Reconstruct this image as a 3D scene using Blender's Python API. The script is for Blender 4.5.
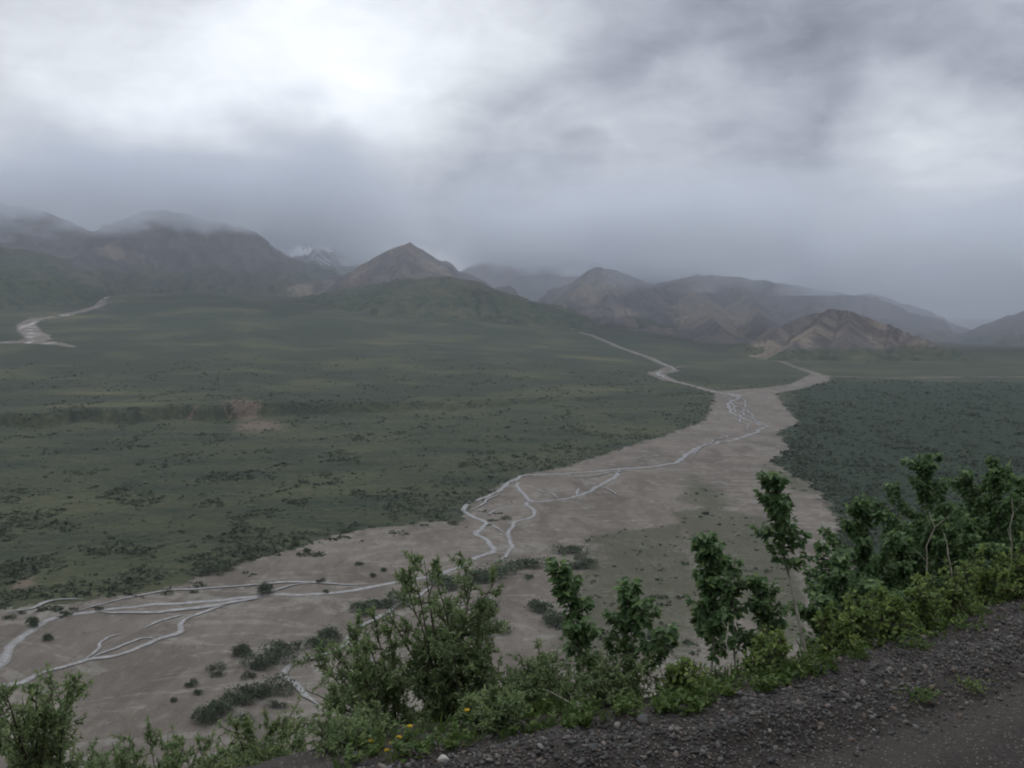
import bpy, math, random
import numpy as np
from mathutils import Vector

for o in list(bpy.data.objects):
    bpy.data.objects.remove(o)
C = bpy.context.scene.collection
R = math.radians
scene = bpy.context.scene

# ------------------------------------------------------------------ camera, sky, sun, exposure
EYE = 180.0                     # the viewpoint stands 180 m above the river flats
FPX = 1005.0
PITCH = R(4.5)
cam_d = bpy.data.cameras.new('camera')
cam = bpy.data.objects.new('camera', cam_d)
C.objects.link(cam)
cam.location = (0, 0, EYE)
cam.rotation_euler = (R(90) - PITCH, 0, 0)
cam_d.sensor_width = 36
cam_d.lens = 36 * FPX / 1024
cam_d.clip_start = 0.1
cam_d.clip_end = 60000
scene.camera = cam
vs = scene.view_settings
vs.view_transform = 'Standard'
vs.look = 'None'
vs.gamma = 1
vs.use_curve_mapping = False
vs.exposure = 0.0
scene.cycles.use_denoising = True
scene.cycles.volume_bounces = 4
scene.cycles.max_bounces = 6
scene.cycles.diffuse_bounces = 2
scene.cycles.glossy_bounces = 2
scene.cycles.transparent_max_bounces = 8
scene.cycles.volume_step_rate = 1.0
scene.cycles.filter_width = 2.0

FWD = np.array([0, math.cos(PITCH), -math.sin(PITCH)])
UP = np.array([0, math.sin(PITCH), math.cos(PITCH)])


def ray(px, py):
    d = FWD + UP * (-(py - 384) / FPX)
    d = d + np.array([1.0, 0, 0]) * ((px - 512) / FPX)
    return d / np.linalg.norm(d)


class NT:
    """small helper that wires shader nodes"""
    def __init__(s, tree):
        s.t = tree
        tree.nodes.clear()

    def n(s, kind, ins=None, **props):
        nd = s.t.nodes.new(kind)
        for k, v in props.items():
            setattr(nd, k, v)
        for k, v in (ins or {}).items():
            s.put(nd.inputs[k], v)
        return nd

    def put(s, sock, v):
        if isinstance(v, bpy.types.NodeSocket):
            s.t.links.new(v, sock)
        elif isinstance(v, bpy.types.Node):
            s.t.links.new(v.outputs[0], sock)
        else:
            if sock.type == 'RGBA' and not isinstance(v, (int, float)) and len(v) == 3:
                v = (*v, 1)
            sock.default_value = v

    def m(s, op, a, b=0.0, c=None, clamp=False):
        nd = s.t.nodes.new('ShaderNodeMath')
        nd.operation = op
        nd.use_clamp = clamp
        s.put(nd.inputs[0], a)
        s.put(nd.inputs[1], b)
        if c is not None:
            s.put(nd.inputs[2], c)
        return nd.outputs[0]

    def vm(s, op, a, b=(0, 0, 0), scale=None):
        nd = s.t.nodes.new('ShaderNodeVectorMath')
        nd.operation = op
        s.put(nd.inputs[0], a)
        s.put(nd.inputs[1], b)
        if scale is not None:
            s.put(nd.inputs['Scale'], scale)
        return nd.outputs['Value'] if op in ('DOT_PRODUCT', 'LENGTH') else nd.outputs[0]

    def step(s, v, lo, hi, a=0.0, b=1.0):
        nd = s.t.nodes.new('ShaderNodeMapRange')
        nd.interpolation_type = 'SMOOTHSTEP'
        for i, x in enumerate((v, lo, hi, a, b)):
            s.put(nd.inputs[i], x)
        return nd.outputs[0]

    def noise(s, vec, scale, detail=4, rough=0.55, dist=0.0):
        nd = s.n('ShaderNodeTexNoise', {'Vector': vec, 'Scale': scale, 'Detail': detail, 'Roughness': rough, 'Distortion': dist})
        return nd.outputs['Fac'] if 'Fac' in nd.outputs else nd.outputs[0]

    def mix(s, f, a, b):
        nd = s.t.nodes.new('ShaderNodeMix')
        nd.data_type = 'RGBA'
        s.put(nd.inputs[0], f)
        s.put(nd.inputs[6], a)
        s.put(nd.inputs[7], b)
        return nd.outputs[2]

    def attr(s, name):
        return s.n('ShaderNodeAttribute', attribute_name=name).outputs['Fac']


# sky: overcast cloud deck over a little clear-sky light
SUN_EL, SUN_AZ = R(48), R(-20)          # azimuth measured from +Y towards +X
world = bpy.data.worlds.new('World')
scene.world = world
world.use_nodes = True
w = NT(world.node_tree)
sky = w.n('ShaderNodeTexSky', sky_type='NISHITA', sun_disc=False, sun_elevation=SUN_EL, sun_rotation=SUN_AZ)
bg_sky = w.n('ShaderNodeBackground', {'Color': sky, 'Strength': 0.1})
dirv = w.n('ShaderNodeTexCoord').outputs['Generated']
sx = w.n('ShaderNodeSeparateXYZ', {0: dirv})
zz = w.m('MAXIMUM', sx.outputs[2], 0.0)
den = w.m('ADD', zz, 0.16)
cv = w.n('ShaderNodeCombineXYZ', {0: w.m('DIVIDE', sx.outputs[0], den), 1: w.m('DIVIDE', sx.outputs[1], den), 2: w.m('MULTIPLY', zz, 2.0)}).outputs[0]
n1 = w.noise(cv, 1.3, 6, 0.52, 0.4)
n2 = w.noise(w.vm('ADD', cv, (7.3, 2.1, 4.0)), 4.2, 6, 0.55, 0.6)
dst = w.vm('MULTIPLY', dirv, (1, 1, 1.9))
n3 = w.noise(w.vm('ADD', dst, (3.0, 1.0, 9.0)), 7.0, 6, 0.55, 0.6)
n4 = w.noise(w.vm('ADD', dst, (13.0, 1.0, 9.0)), 17.0, 6, 0.55, 0.8)
# ragged edges: the big masses are looked up along a slightly disturbed direction
wob = w.n('ShaderNodeTexNoise', {'Vector': dirv, 'Scale': 6.5, 'Detail': 5.0, 'Roughness': 0.5})
dw = w.vm('NORMALIZE', w.vm('ADD', dirv, w.vm('SCALE', w.vm('SUBTRACT', wob.outputs['Color'], (0.5, 0.5, 0.5)), scale=0.17)))
val = w.step(zz, 0.0, 0.20, 0.47, 0.55)
val = w.m('ADD', val, w.step(zz, 0.28, 0.75, 0.0, 0.62))
SKY_MASSES = [  # (px, py, half width, half height, change in brightness)
    (395, 20, 190, 85, 0.20), (190, 25, 300, 130, 0.23), (250, 95, 220, 85, 0.20), (110, 150, 210, 65, 0.15),
    (760, 70, 230, 95, -0.11), (930, 30, 260, 90, -0.10), (820, 150, 80, 50, -0.05), (560, 30, 90, 60, 0.03),
    (935, 140, 90, 65, 0.20), (650, 130, 150, 45, 0.09), (628, 192, 80, 24, 0.12), (740, 236, 230, 40, 0.22), (985, 205, 100, 50, 0.05),
    (480, 194, 210, 36, -0.17), (545, 238, 120, 14, 0.07), (330, 214, 190, 30, -0.06), (600, 218, 120, 20, -0.05), (1010, 285, 210, 80, -0.28), (870, 268, 150, 36, -0.05), (50, 208, 150, 34, -0.06),
]
sd_ = w.n('ShaderNodeSeparateXYZ', {0: dw})
azn = w.m('ARCTAN2', sd_.outputs[0], sd_.outputs[1])
eln = w.m('ARCSINE', sd_.outputs[2])
for (px, py, hw, hh, amp) in SKY_MASSES:
    d0 = ray(px, py)
    ex = w.m('DIVIDE', w.m('SUBTRACT', azn, math.atan2(d0[0], d0[1])), hw / FPX)
    ey = w.m('DIVIDE', w.m('SUBTRACT', eln, math.asin(d0[2])), hh / FPX)
    e = w.m('ADD', w.m('MULTIPLY', ex, ex), w.m('MULTIPLY', ey, ey))
    val = w.m('ADD', val, w.step(e, 1.5, 0.0, 0.0, amp))
tex = w.m('ADD', w.m('MULTIPLY', w.m('SUBTRACT', n1, 0.5), 0.18), w.m('MULTIPLY', w.m('SUBTRACT', n2, 0.5), 0.22))
tex = w.m('ADD', tex, w.m('MULTIPLY', w.m('SUBTRACT', n3, 0.5), 0.22))
tex = w.m('ADD', tex, w.m('MULTIPLY', w.m('SUBTRACT', n4, 0.5), 0.24))
val = w.m('ADD', val, w.m('MULTIPLY', tex, w.step(zz, 0.0, 0.10, 0.35, 1.0)))
val = w.m('MAXIMUM', val, 0.16)
tint = w.mix(w.step(val, 0.25, 0.85), (0.90, 0.945, 1.13), (0.96, 1.0, 1.06))
ccol = w.vm('SCALE', tint, scale=val)
bg_cl = w.n('ShaderNodeBackground', {'Color': ccol, 'Strength': 1.0})
mx = w.n('ShaderNodeMixShader', {0: 0.94, 1: bg_sky, 2: bg_cl})
w.n('ShaderNodeOutputWorld', {'Surface': mx})

sun_d = bpy.data.lights.new('sun', 'SUN')
sun_d.energy = 0.5
sun_d.angle = R(25)
sun_d.color = (1.0, 0.96, 0.9)
sun = bpy.data.objects.new('sun', sun_d)
C.objects.link(sun)
sd = Vector((math.sin(SUN_AZ) * math.cos(SUN_EL), math.cos(SUN_AZ) * math.cos(SUN_EL), math.sin(SUN_EL)))
sun.rotation_euler = sd.to_track_quat('Z', 'Y').to_euler()

HAZE_DENSITY = 4.2e-5

# ------------------------------------------------------------------ numeric helpers
def _hash(ix, iy, seed):
    h = (ix.astype(np.int64) * 374761393 + iy.astype(np.int64) * 668265263 + seed * 2147483647 + 12345) & 0xFFFFFFFF
    h = ((h ^ (h >> 13)) * 1274126177) & 0xFFFFFFFF
    h = (h ^ (h >> 16)) & 0xFFFFFFFF
    return h / 4294967295.0


def vnoise(x, y, seed=0):
    """gradient noise, about -0.7..0.7"""
    x = np.asarray(x, float); y = np.asarray(y, float)
    ix = np.floor(x); iy = np.floor(y)
    fx = x - ix; fy = y - iy
    ux = fx * fx * fx * (fx * (fx * 6 - 15) + 10); uy = fy * fy * fy * (fy * (fy * 6 - 15) + 10)
    def g(dx, dy):
        a = _hash(ix + dx, iy + dy, seed) * 2 * np.pi
        return np.cos(a) * (fx - dx) + np.sin(a) * (fy - dy)
    a = g(0, 0); b = g(1, 0); c = g(0, 1); d = g(1, 1)
    return (a + (b - a) * ux) * (1 - uy) + (c + (d - c) * ux) * uy


def fbm(x, y, octv=4, seed=0, gain=0.5):
    s = 0; a = 1.0; f = 1.0
    for k in range(octv):
        s = s + a * vnoise(x * f, y * f, seed + k * 17)
        a *= gain; f *= 2.03
    return s


def ridged(x, y, octv=4, seed=0, gain=0.5):
    s = 0; a = 1.0; f = 1.0
    for k in range(octv):
        s = s + a * (1 - 2 * np.abs(vnoise(x * f, y * f, seed + k * 13)))
        a *= gain; f *= 2.05
    return s


def sstep(a, b, x):
    t = np.clip((x - a) / (b - a), 0, 1)
    return t * t * (3 - 2 * t)


def mesh_obj(name, verts, faces, mat=None, parent=None, attrs=None, smooth=True):
    """faces: an (n,3)/(n,4) array or a list of such arrays"""
    me = bpy.data.meshes.new(name)
    v = np.asarray(verts, np.float32).reshape(-1, 3)
    fl = faces if isinstance(faces, list) else [faces]
    fl = [np.asarray(f, np.int32) for f in fl if len(f)]
    loops = np.concatenate([f.ravel() for f in fl])
    tot = np.concatenate([np.full(len(f), f.shape[1], np.int32) for f in fl])
    start = np.concatenate([[0], np.cumsum(tot)[:-1]]).astype(np.int32)
    me.vertices.add(len(v)); me.vertices.foreach_set('co', v.ravel())
    me.loops.add(len(loops)); me.loops.foreach_set('vertex_index', loops)
    me.polygons.add(len(tot))
    me.polygons.foreach_set('loop_start', start)
    me.polygons.foreach_set('loop_total', tot)
    me.update(calc_edges=True)
    if smooth:
        me.polygons.foreach_set('use_smooth', np.ones(len(tot), bool))
    for k, a in (attrs or {}).items():
        at = me.attributes.new(k, 'FLOAT', 'POINT')
        at.data.foreach_set('value', np.asarray(a, np.float32))
    me.validate()
    o = bpy.data.objects.new(name, me)
    if mat:
        me.materials.append(mat)
    C.objects.link(o)
    if parent:
        o.parent = parent
    return o


def tag(o, label=None, cat=None, group=None, kind=None):
    if label: o['label'] = label
    if cat: o['category'] = cat
    if group: o['group'] = group
    if kind: o['kind'] = kind
    return o


def empty(name, loc):
    o = bpy.data.objects.new(name, None)
    o.empty_display_size = 0.2
    o.location = loc
    C.objects.link(o)
    return o


def ico(sub):
    import bmesh
    bm = bmesh.new()
    bmesh.ops.create_icosphere(bm, subdivisions=sub, radius=1.0)
    v = np.array([x.co[:] for x in bm.verts]); f = np.array([[q.index for q in p.verts] for p in bm.faces])
    bm.free()
    return v, f


def grid_faces(nr, nc):
    i = np.arange(nr - 1)[:, None] * nc + np.arange(nc - 1)[None, :]
    i = i.ravel()
    return np.stack([i, i + 1, i + nc + 1, i + nc], 1)


# ------------------------------------------------------------------ terrain shape
# the roadside: the crest of the gravel berm runs along EU, EN points out over the valley
ea = R(30.3)
EU = np.array([math.cos(ea), math.sin(ea)])
EN = np.array([-math.sin(ea), math.cos(ea)])
EP = np.array([-0.86, 5.30])
CREST = EYE - 2.5


def crest_off(s):
    """the lip of the berm wanders a little in and out"""
    return np.interp(s, [-3, 0, .55, 1.57, 2.04, 2.5, 3.0, 4.2, 5.0, 5.75, 8], [-.12, -.12, -.16, -.30, -.48, -.46, -.40, -.44, -.36, -.25, -.22])


def st_of(x, y):
    dx = x - EP[0]; dy = y - EP[1]
    s = dx * EU[0] + dy * EU[1]
    return s, dx * EN[0] + dy * EN[1] - crest_off(s)


def px_az(px):
    return math.atan((px - 512) / FPX)


BASES = [(-400, 330, 4200), (-150, 312, 4600), (0, 301, 5000), (150, 290, 5400), (300, 292, 5400), (430, 302, 5000), (560, 322, 4600), (700, 348, 4000),
         (850, 369, 3000), (1000, 370, 3300), (1150, 370, 3300), (1500, 365, 3300)]
B_AZ = np.array([px_az(b[0]) for b in BASES])
B_D = np.array([b[2] for b in BASES], float)
B_Z = np.array([EYE + b[2] * ray(b[0], b[1])[2] / math.hypot(*ray(b[0], b[1])[:2]) for b in BASES])
B_Z = np.maximum(B_Z, 2.0)
SCARP = [(-300, 436), (0, 428), (100, 424), (180, 421), (243, 419), (300, 414), (400, 412), (520, 405), (640, 398), (700, 395)]
S_AZ = np.array([px_az(b[0]) for b in SCARP])
S_D = np.array([EYE / -(ray(b[0], b[1])[2]) * math.hypot(*ray(b[0], b[1])[:2]) for b in SCARP])
S_H = np.array([14, 14, 15, 17, 19, 13, 10, 6, 2, 0], float)


def plain_z(x, y):
    D = np.hypot(x, y); az = np.arctan2(x, y)
    zb = np.interp(az, B_AZ, B_Z); db = np.interp(az, B_AZ, B_D)
    z = zb * np.clip((D - 1900) / (db - 1900), 0, 1.6) ** 1.35
    wob = vnoise(az * 26, D * 0, 5) * 95 + vnoise(az * 120, D * 0, 6) * 26
    sdist = D - np.interp(az, S_AZ, S_D) - wob
    sh = np.interp(az, S_AZ, S_H) * (az < S_AZ[-1]) * 1.25
    z = z + sh * sstep(-4, 30, sdist)
    roll = sstep(2100, 3600, D) * np.clip(zb / 200, 0, 1)
    z = z + roll * (fbm(x / 520, y / 700, 3, 21) * 26)
    z = z + sstep(1500, 2500, D) * np.clip(zb / 100, 0, 1) * fbm(x / 160, y / 160, 3, 22) * 3.0
    z = z + fbm(x / 90, y / 90, 3, 23) * 0.35
    return z


def scarp_mask(x, y):
    D = np.hypot(x, y); az = np.arctan2(x, y)
    wob = vnoise(az * 26, D * 0, 5) * 95 + vnoise(az * 120, D * 0, 6) * 26
    sd = D - np.interp(az, S_AZ, S_D) - wob
    return sstep(-8, 4, sd) * sstep(60, 32, sd) * np.interp(az, S_AZ, np.clip(S_H / 12, 0, 1)) * (az < S_AZ[-1]), sd


def hill_z(x, y):
    s, t = st_of(x, y)
    tp = np.maximum(t - 0.12, 0)
    dr = 0.84 * (tp - 0.55 * (1 - np.exp(-tp / 0.55)))
    z = CREST - dr
    big = sstep(6, 60, t)
    z = z + big * fbm(s / 40, t / 60, 4, 31) * 7 + sstep(0.4, 3, t) * fbm(x / 2.5, y / 2.5, 3, 32) * 0.12
    z = z + np.maximum(-t - 11, 0) * 0.55 * (1 + 0.0 * s)
    return np.minimum(z, EYE + 260)


def H(x, y):
    x = np.asarray(x, float); y = np.asarray(y, float)
    a = hill_z(x, y); b = plain_z(x, y)
    k = 9.0
    h = np.clip(0.5 + 0.5 * (a - b) / k, 0, 1)
    return b + (a - b) * h + k * h * (1 - h) * (h < 1) * (h > 0)


def hit(px, py, hf=None):
    """where the line of sight through a picture point meets the far ground"""
    d = ray(px, py)
    ts = np.geomspace(60, 14000, 2500)
    P = d[None, :] * ts[:, None]
    P[:, 2] += EYE
    dz = P[:, 2] - plain_z(P[:, 0], P[:, 1])
    k = np.argmax(dz < 0)
    if k == 0:
        return P[-1]
    f = dz[k - 1] / (dz[k - 1] - dz[k])
    p = P[k - 1] * (1 - f) + P[k] * f
    return p


def trace(pts):
    return np.array([hit(*p) for p in pts])


def smooth_line(P, n=6):
    """Catmull-Rom through traced points"""
    P = np.asarray(P, float)
    Q = np.vstack([2 * P[0] - P[1], P, 2 * P[-1] - P[-2]])
    out = []
    for i in range(1, len(Q) - 2):
        for k in range(n):
            u = k / n
            out.append(0.5 * ((2 * Q[i]) + (-Q[i - 1] + Q[i + 1]) * u + (2 * Q[i - 1] - 5 * Q[i] + 4 * Q[i + 1] - Q[i + 2]) * u * u
                              + (-Q[i - 1] + 3 * Q[i] - 3 * Q[i + 1] + Q[i + 2]) * u ** 3))
    out.append(P[-1])
    return np.array(out)


def seg_dist(x, y, line, width=None):
    """distance to a polyline (minus a width along it)"""
    best = np.full(x.shape, 1e9)
    for i in range(len(line) - 1):
        a = line[i]; b = line[i + 1]
        dx, dy = b[0] - a[0], b[1] - a[1]
        L2 = dx * dx + dy * dy + 1e-9
        u = np.clip(((x - a[0]) * dx + (y - a[1]) * dy) / L2, 0, 1)
        d = np.hypot(x - a[0] - u * dx, y - a[1] - u * dy)
        if width is not None:
            d = d - (width[i] + (width[i + 1] - width[i]) * u)
        best = np.minimum(best, d)
    return best


def poly_sd(x, y, P):
    """signed distance to a polygon, positive inside"""
    d = seg_dist(x, y, np.vstack([P, P[:1]]))
    ins = np.zeros(x.shape, bool)
    n = len(P)
    for i in range(n):
        x0, y0 = P[i][:2]; x1, y1 = P[(i + 1) % n][:2]
        c = ((y0 > y) != (y1 > y)) & (x < (x1 - x0) * (y - y0) / (y1 - y0 + 1e-12) + x0)
        ins ^= c
    return np.where(ins, d, -d)


# ------------------------------------------------------------------ river flats traced from the photograph
GRAVEL_MAIN = [(832, 376), (812, 374), (790, 384), (762, 388), (716, 391), (712, 403), (704, 421), (668, 434), (620, 449), (565, 467), (520, 475), (500, 486), (468, 506), (460, 520),
               (400, 525), (345, 532), (300, 546), (240, 562), (170, 588), (110, 598), (50, 604), (0, 611), (-150, 632), (-400, 680), (-700, 800), (-600, 1100),
               (300, 1100), (760, 900), (860, 760), (905, 660), (870, 600), (842, 545), (838, 520), (822, 492), (800, 478), (772, 462), (792, 450), (778, 432), (800, 423), (784, 405), (776, 393), (800, 389), (830, 380)]
GRAVEL_LINES = [  # (points, half widths in metres)
    ([(545, 321), (574, 330), (598, 338), (618, 347), (641, 355), (661, 363), (676, 371)], [10, 14, 16, 16, 14, 14, 12]),
    ([(676, 371), (655, 373), (668, 380), (690, 385), (716, 392), (735, 395)], [10, 24, 16, 12, 12, 20]),
    ([(690, 366), (668, 368), (655, 373)], [3, 10, 14]),
    ([(819, 375), (849, 377), (889, 378), (949, 377), (1010, 377), (1100, 376)], [14, 14, 16, 17, 16, 16]),
    ([(760, 358), (780, 361), (798, 368), (818, 374)], [20, 10, 8, 14]),
    ([(-20, 343), (0, 343), (26, 341), (50, 343), (78, 347)], [30, 27, 26, 24, 12]),
    ([(40, 340), (30, 332), (26, 324), (36, 319), (62, 316), (90, 309), (105, 303), (125, 301), (143, 301)], [34, 36, 30, 24, 18, 16, 16, 12, 5]),
    ([(92, 308), (104, 299), (112, 293), (128, 289)], [12, 14, 10, 6]),
]
BARE = [((192, 414), 13, 9), ((243, 408), 19, 22), ((258, 426), 26, 13), ((24, 583), 9, 16)]
gm_w = trace([p for p in GRAVEL_MAIN if p[1] < 760])
# the part of the bar that runs on under the hill and out of the picture
low = [(-430, 240), (-300, 160), (60, 200), (190, 330), (240, 430)]
idx = [i for i, p in enumerate(GRAVEL_MAIN) if p[1] >= 760]
gm = [tuple(hit(*p)[:2]) for p in GRAVEL_MAIN[:idx[0]]] + low + [tuple(hit(*p)[:2]) for p in GRAVEL_MAIN[idx[-1] + 1:]]
GM = np.array(gm)
GL = [(trace(p)[:, :2], wd) for p, wd in GRAVEL_LINES]
SPARSE = [np.array([hit(*p)[:2] for p in q]) for q in (
    [(680, 512), (715, 508), (760, 520), (778, 545), (790, 580), (800, 640), (770, 640), (740, 590), (700, 545)],
    [(760, 462), (800, 478), (825, 495), (790, 490), (770, 480)],
    [(590, 535), (690, 520), (720, 600), (700, 660), (540, 670), (560, 600)],
    [(690, 470), (740, 500), (720, 512), (670, 500)],
)]
RIGHT_WOOD = np.array([hit(*p)[:2] for p in [(836, 381), (1300, 379), (1700, 420), (1500, 620), (900, 660), (842, 545), (838, 520), (800, 478), (772, 462), (784, 405), (800, 388)]])

# ------------------------------------------------------------------ materials of the land
def new_mat(name):
    m = bpy.data.materials.new(name)
    m.use_nodes = True
    return m, NT(m.node_tree)


def finish(nt, col, rough=0.9, bump=None, bdist=1.0, bstr=1.0, spec=0.25, extra=None):
    ins = {'Base Color': col, 'Roughness': rough, 'Specular IOR Level': spec}
    if bump is not None:
        b = nt.n('ShaderNodeBump', {'Height': bump, 'Distance': bdist, 'Strength': bstr})
        ins['Normal'] = b
    p = nt.n('ShaderNodeBsdfPrincipled', ins)
    nt.n('ShaderNodeOutputMaterial', {'Surface': p})
    return p


mat_ground, g = new_mat('valley_floor')
pos = g.n('ShaderNodeNewGeometry').outputs['Position']
flat = g.vm('MULTIPLY', pos, (1, 1, 0.2))
grv = g.attr('gravel')
e1 = g.noise(flat, 0.035, 5, 0.6)
e2 = g.noise(flat, 0.14, 4, 0.65)
edge = g.m('ADD', grv, g.m('ADD', g.m('MULTIPLY', g.m('SUBTRACT', e1, 0.5), 34), g.m('MULTIPLY', g.m('SUBTRACT', e2, 0.5), 22)))
is_g = g.step(edge, -1.5, 2.5)
# plants
b1 = g.noise(flat, 0.004, 4, 0.55, 0.3)
b2 = g.noise(g.vm('MULTIPLY', pos, (0.55, 1.6, 0.2)), 0.012, 5, 0.6)
b3 = g.noise(flat, 0.09, 4, 0.7)
b4 = g.noise(flat, 0.32, 3, 0.7)
vor = g.n('ShaderNodeTexVoronoi', {'Vector': flat, 'Scale': 0.11, 'Randomness': 1.0}).outputs['Distance']
vor2 = g.n('ShaderNodeTexVoronoi', {'Vector': flat, 'Scale': 0.24, 'Randomness': 1.0}).outputs['Distance']
veg = g.mix(g.step(b2, 0.36, 0.62), (0.018, 0.029, 0.016), (0.042, 0.050, 0.024))
veg = g.mix(g.m('MULTIPLY', g.step(b1, 0.45, 0.66), 0.7), veg, (0.070, 0.074, 0.037))
veg = g.mix(g.m('MULTIPLY', g.step(b3, 0.52, 0.72), 0.55), veg, (0.10, 0.098, 0.056))
veg = g.mix(g.m('MULTIPLY', g.step(b3, 0.50, 0.30), 0.7), veg, (0.020, 0.032, 0.019))
shr = g.m('MULTIPLY', g.step(vor, 0.30, 0.16), g.step(g.noise(flat, 0.02, 3), 0.42, 0.56))
veg = g.mix(g.m('MULTIPLY', shr, 0.75), veg, (0.018, 0.030, 0.016))
veg = g.mix(g.m('MULTIPLY', g.step(g.noise(g.vm('MULTIPLY', pos, (0.35, 1.3, 0.2)), 0.0058, 3, 0.5), 0.60, 0.68), g.m('MULTIPLY', g.attr('far'), 0.55)), veg, (0.135, 0.125, 0.058))
veg = g.mix(g.m('MULTIPLY', g.attr('far'), g.step(b1, 0.62, 0.40)), veg, g.mix(g.step(b3, 0.35, 0.65), (0.016, 0.025, 0.015), (0.031, 0.041, 0.022)))
veg = g.mix(g.m('MULTIPLY', g.attr('scarp'), g.step(b2, 0.60, 0.42, 0.0, 0.55)), veg, g.mix(g.step(b3, 0.35, 0.65), (0.014, 0.024, 0.014), (0.026, 0.038, 0.022)))  # scarp plants darkened in colour, standing in for shading the bank doesn't show
wood = g.mix(g.step(b3, 0.35, 0.68), (0.012, 0.024, 0.013), (0.024, 0.038, 0.020))
veg = g.mix(g.attr('wood'), veg, wood)
# gravel
flow = g.vm('MULTIPLY', pos, (1.0, 0.42, 0.2))
q1 = g.noise(flow, 0.02, 6, 0.6, 0.6)
q2 = g.noise(flow, 0.16, 5, 0.7)
q3 = g.noise(flat, 1.2, 3, 0.75)
gr = g.mix(g.step(q1, 0.35, 0.66), (0.093, 0.079, 0.066), (0.144, 0.124, 0.105))
gr = g.mix(g.m('MULTIPLY', g.step(q2, 0.50, 0.72), 0.6), gr, (0.188, 0.172, 0.148))
gr = g.mix(g.m('MULTIPLY', g.step(q2, 0.46, 0.28), 0.65), gr, (0.062, 0.053, 0.043))
gr = g.mix(g.m('MULTIPLY', g.step(q3, 0.45, 0.75), 0.45), gr, (0.25, 0.225, 0.20))
old = g.noise(g.vm('MULTIPLY', pos, (0.5, 1.0, 0.2)), 0.014, 5, 0.6, 1.6)
oldl = g.step(g.m('ABSOLUTE', g.m('SUBTRACT', old, 0.5)), 0.035, 0.008)
gr = g.mix(g.m('MULTIPLY', oldl, g.step(q2, 0.35, 0.6, 0.15, 0.75)), gr, (0.205, 0.192, 0.170))
old2 = g.noise(g.vm('ADD', flow, (300, 50, 0)), 0.03, 5, 0.65, 1.2)
gr = g.mix(g.m('MULTIPLY', g.step(old2, 0.50, 0.64), 0.5), gr, (0.075, 0.063, 0.052))
sp = g.attr('sparse')
spn = g.step(g.m('ADD', g.m('ADD', sp, g.m('MULTIPLY', g.m('SUBTRACT', q2, 0.5), 1.6)), g.m('MULTIPLY', g.m('SUBTRACT', e1, 0.5), 1.6)), 0.42, 0.85)
spn = g.m('MULTIPLY', spn, g.step(b4, 0.34, 0.60, 0.35, 1.0))
gr = g.mix(g.m('MULTIPLY', spn, 0.9), gr, g.mix(g.step(b4, 0.4, 0.6), (0.032, 0.041, 0.021), (0.060, 0.064, 0.035)))
dots = g.m('MULTIPLY', g.step(vor2, 0.24, 0.12), g.step(g.m('ADD', g.noise(flat, 0.03, 3), g.m('MULTIPLY', sp, 0.25)), 0.50, 0.62))
gr = g.mix(g.m('MULTIPLY', dots, 0.7), gr, (0.04, 0.046, 0.027))
col = g.mix(is_g, veg, gr)
far_pale = g.m('MULTIPLY', g.attr('pale'), g.step(g.noise(g.vm('MULTIPLY', pos, (1, 0.35, 1)), 0.022, 4, 0.7), 0.50, 0.64))
col = g.mix(g.m('MULTIPLY', far_pale, is_g), col, (0.36, 0.34, 0.34))
bare_n = g.step(g.m('ADD', g.attr('bare'), g.m('MULTIPLY', g.m('SUBTRACT', b3, 0.5), 2.2)), 0.35, 0.75)
col = g.mix(bare_n, col, g.mix(b4, (0.095, 0.072, 0.052), (0.16, 0.125, 0.098)))
# brushy hillside below the road
hb = g.mix(g.step(b4, 0.35, 0.65), (0.028, 0.042, 0.018), (0.075, 0.075, 0.040))
hb = g.mix(g.step(g.noise(flat, 1.3, 4, 0.6), 0.48, 0.62), hb, (0.10, 0.085, 0.065))
col = g.mix(g.attr('slope'), col, hb)
bmp = g.m('ADD', g.m('MULTIPLY', g.m('ADD', g.m('MULTIPLY', vor, -3.0), g.m('MULTIPLY', b4, 2.5)), g.m('SUBTRACT', 1.0, is_g)), g.m('MULTIPLY', q2, 0.5))
finish(g, col, 0.92, bmp, 1.0, 0.8, 0.15)

mat_mtn, m_ = new_mat('mountain_rock')
pos = m_.n('ShaderNodeNewGeometry').outputs['Position']
sv = m_.n('ShaderNodeCombineXYZ', {0: m_.attr('along'), 1: m_.m('MULTIPLY', m_.attr('down'), 0.10), 2: 0.0}).outputs[0]
st1 = m_.noise(sv, 0.018, 5, 0.6, 0.3)
st2 = m_.noise(sv, 0.06, 4, 0.6)
iso = m_.noise(pos, 0.006, 5, 0.6)
iso2 = m_.noise(pos, 0.03, 5, 0.65)
rock = m_.mix(m_.step(st1, 0.35, 0.65), (0.060, 0.055, 0.055), (0.125, 0.110, 0.104))
rock = m_.mix(m_.m('MULTIPLY', m_.step(iso, 0.50, 0.66), 0.5), rock, (0.15, 0.11, 0.095))
tanf = m_.step(m_.m('ADD', m_.attr('tan'), m_.m('ADD', m_.m('MULTIPLY', m_.m('SUBTRACT', st1, 0.5), 1.1), m_.m('MULTIPLY', m_.m('SUBTRACT', iso, 0.5), 1.8))), 0.35, 0.85)
rock = m_.mix(tanf, rock, m_.mix(m_.step(st2, 0.35, 0.68), (0.15, 0.125, 0.10), (0.26, 0.21, 0.155)))
vg = m_.step(m_.m('ADD', m_.attr('veg'), m_.m('ADD', m_.m('MULTIPLY', m_.m('SUBTRACT', iso, 0.5), 1.5), m_.m('MULTIPLY', m_.m('SUBTRACT', iso2, 0.5), 0.8))), 0.38, 0.64)
grn = m_.mix(m_.step(iso2, 0.36, 0.64), (0.030, 0.044, 0.027), (0.066, 0.074, 0.042))
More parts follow.
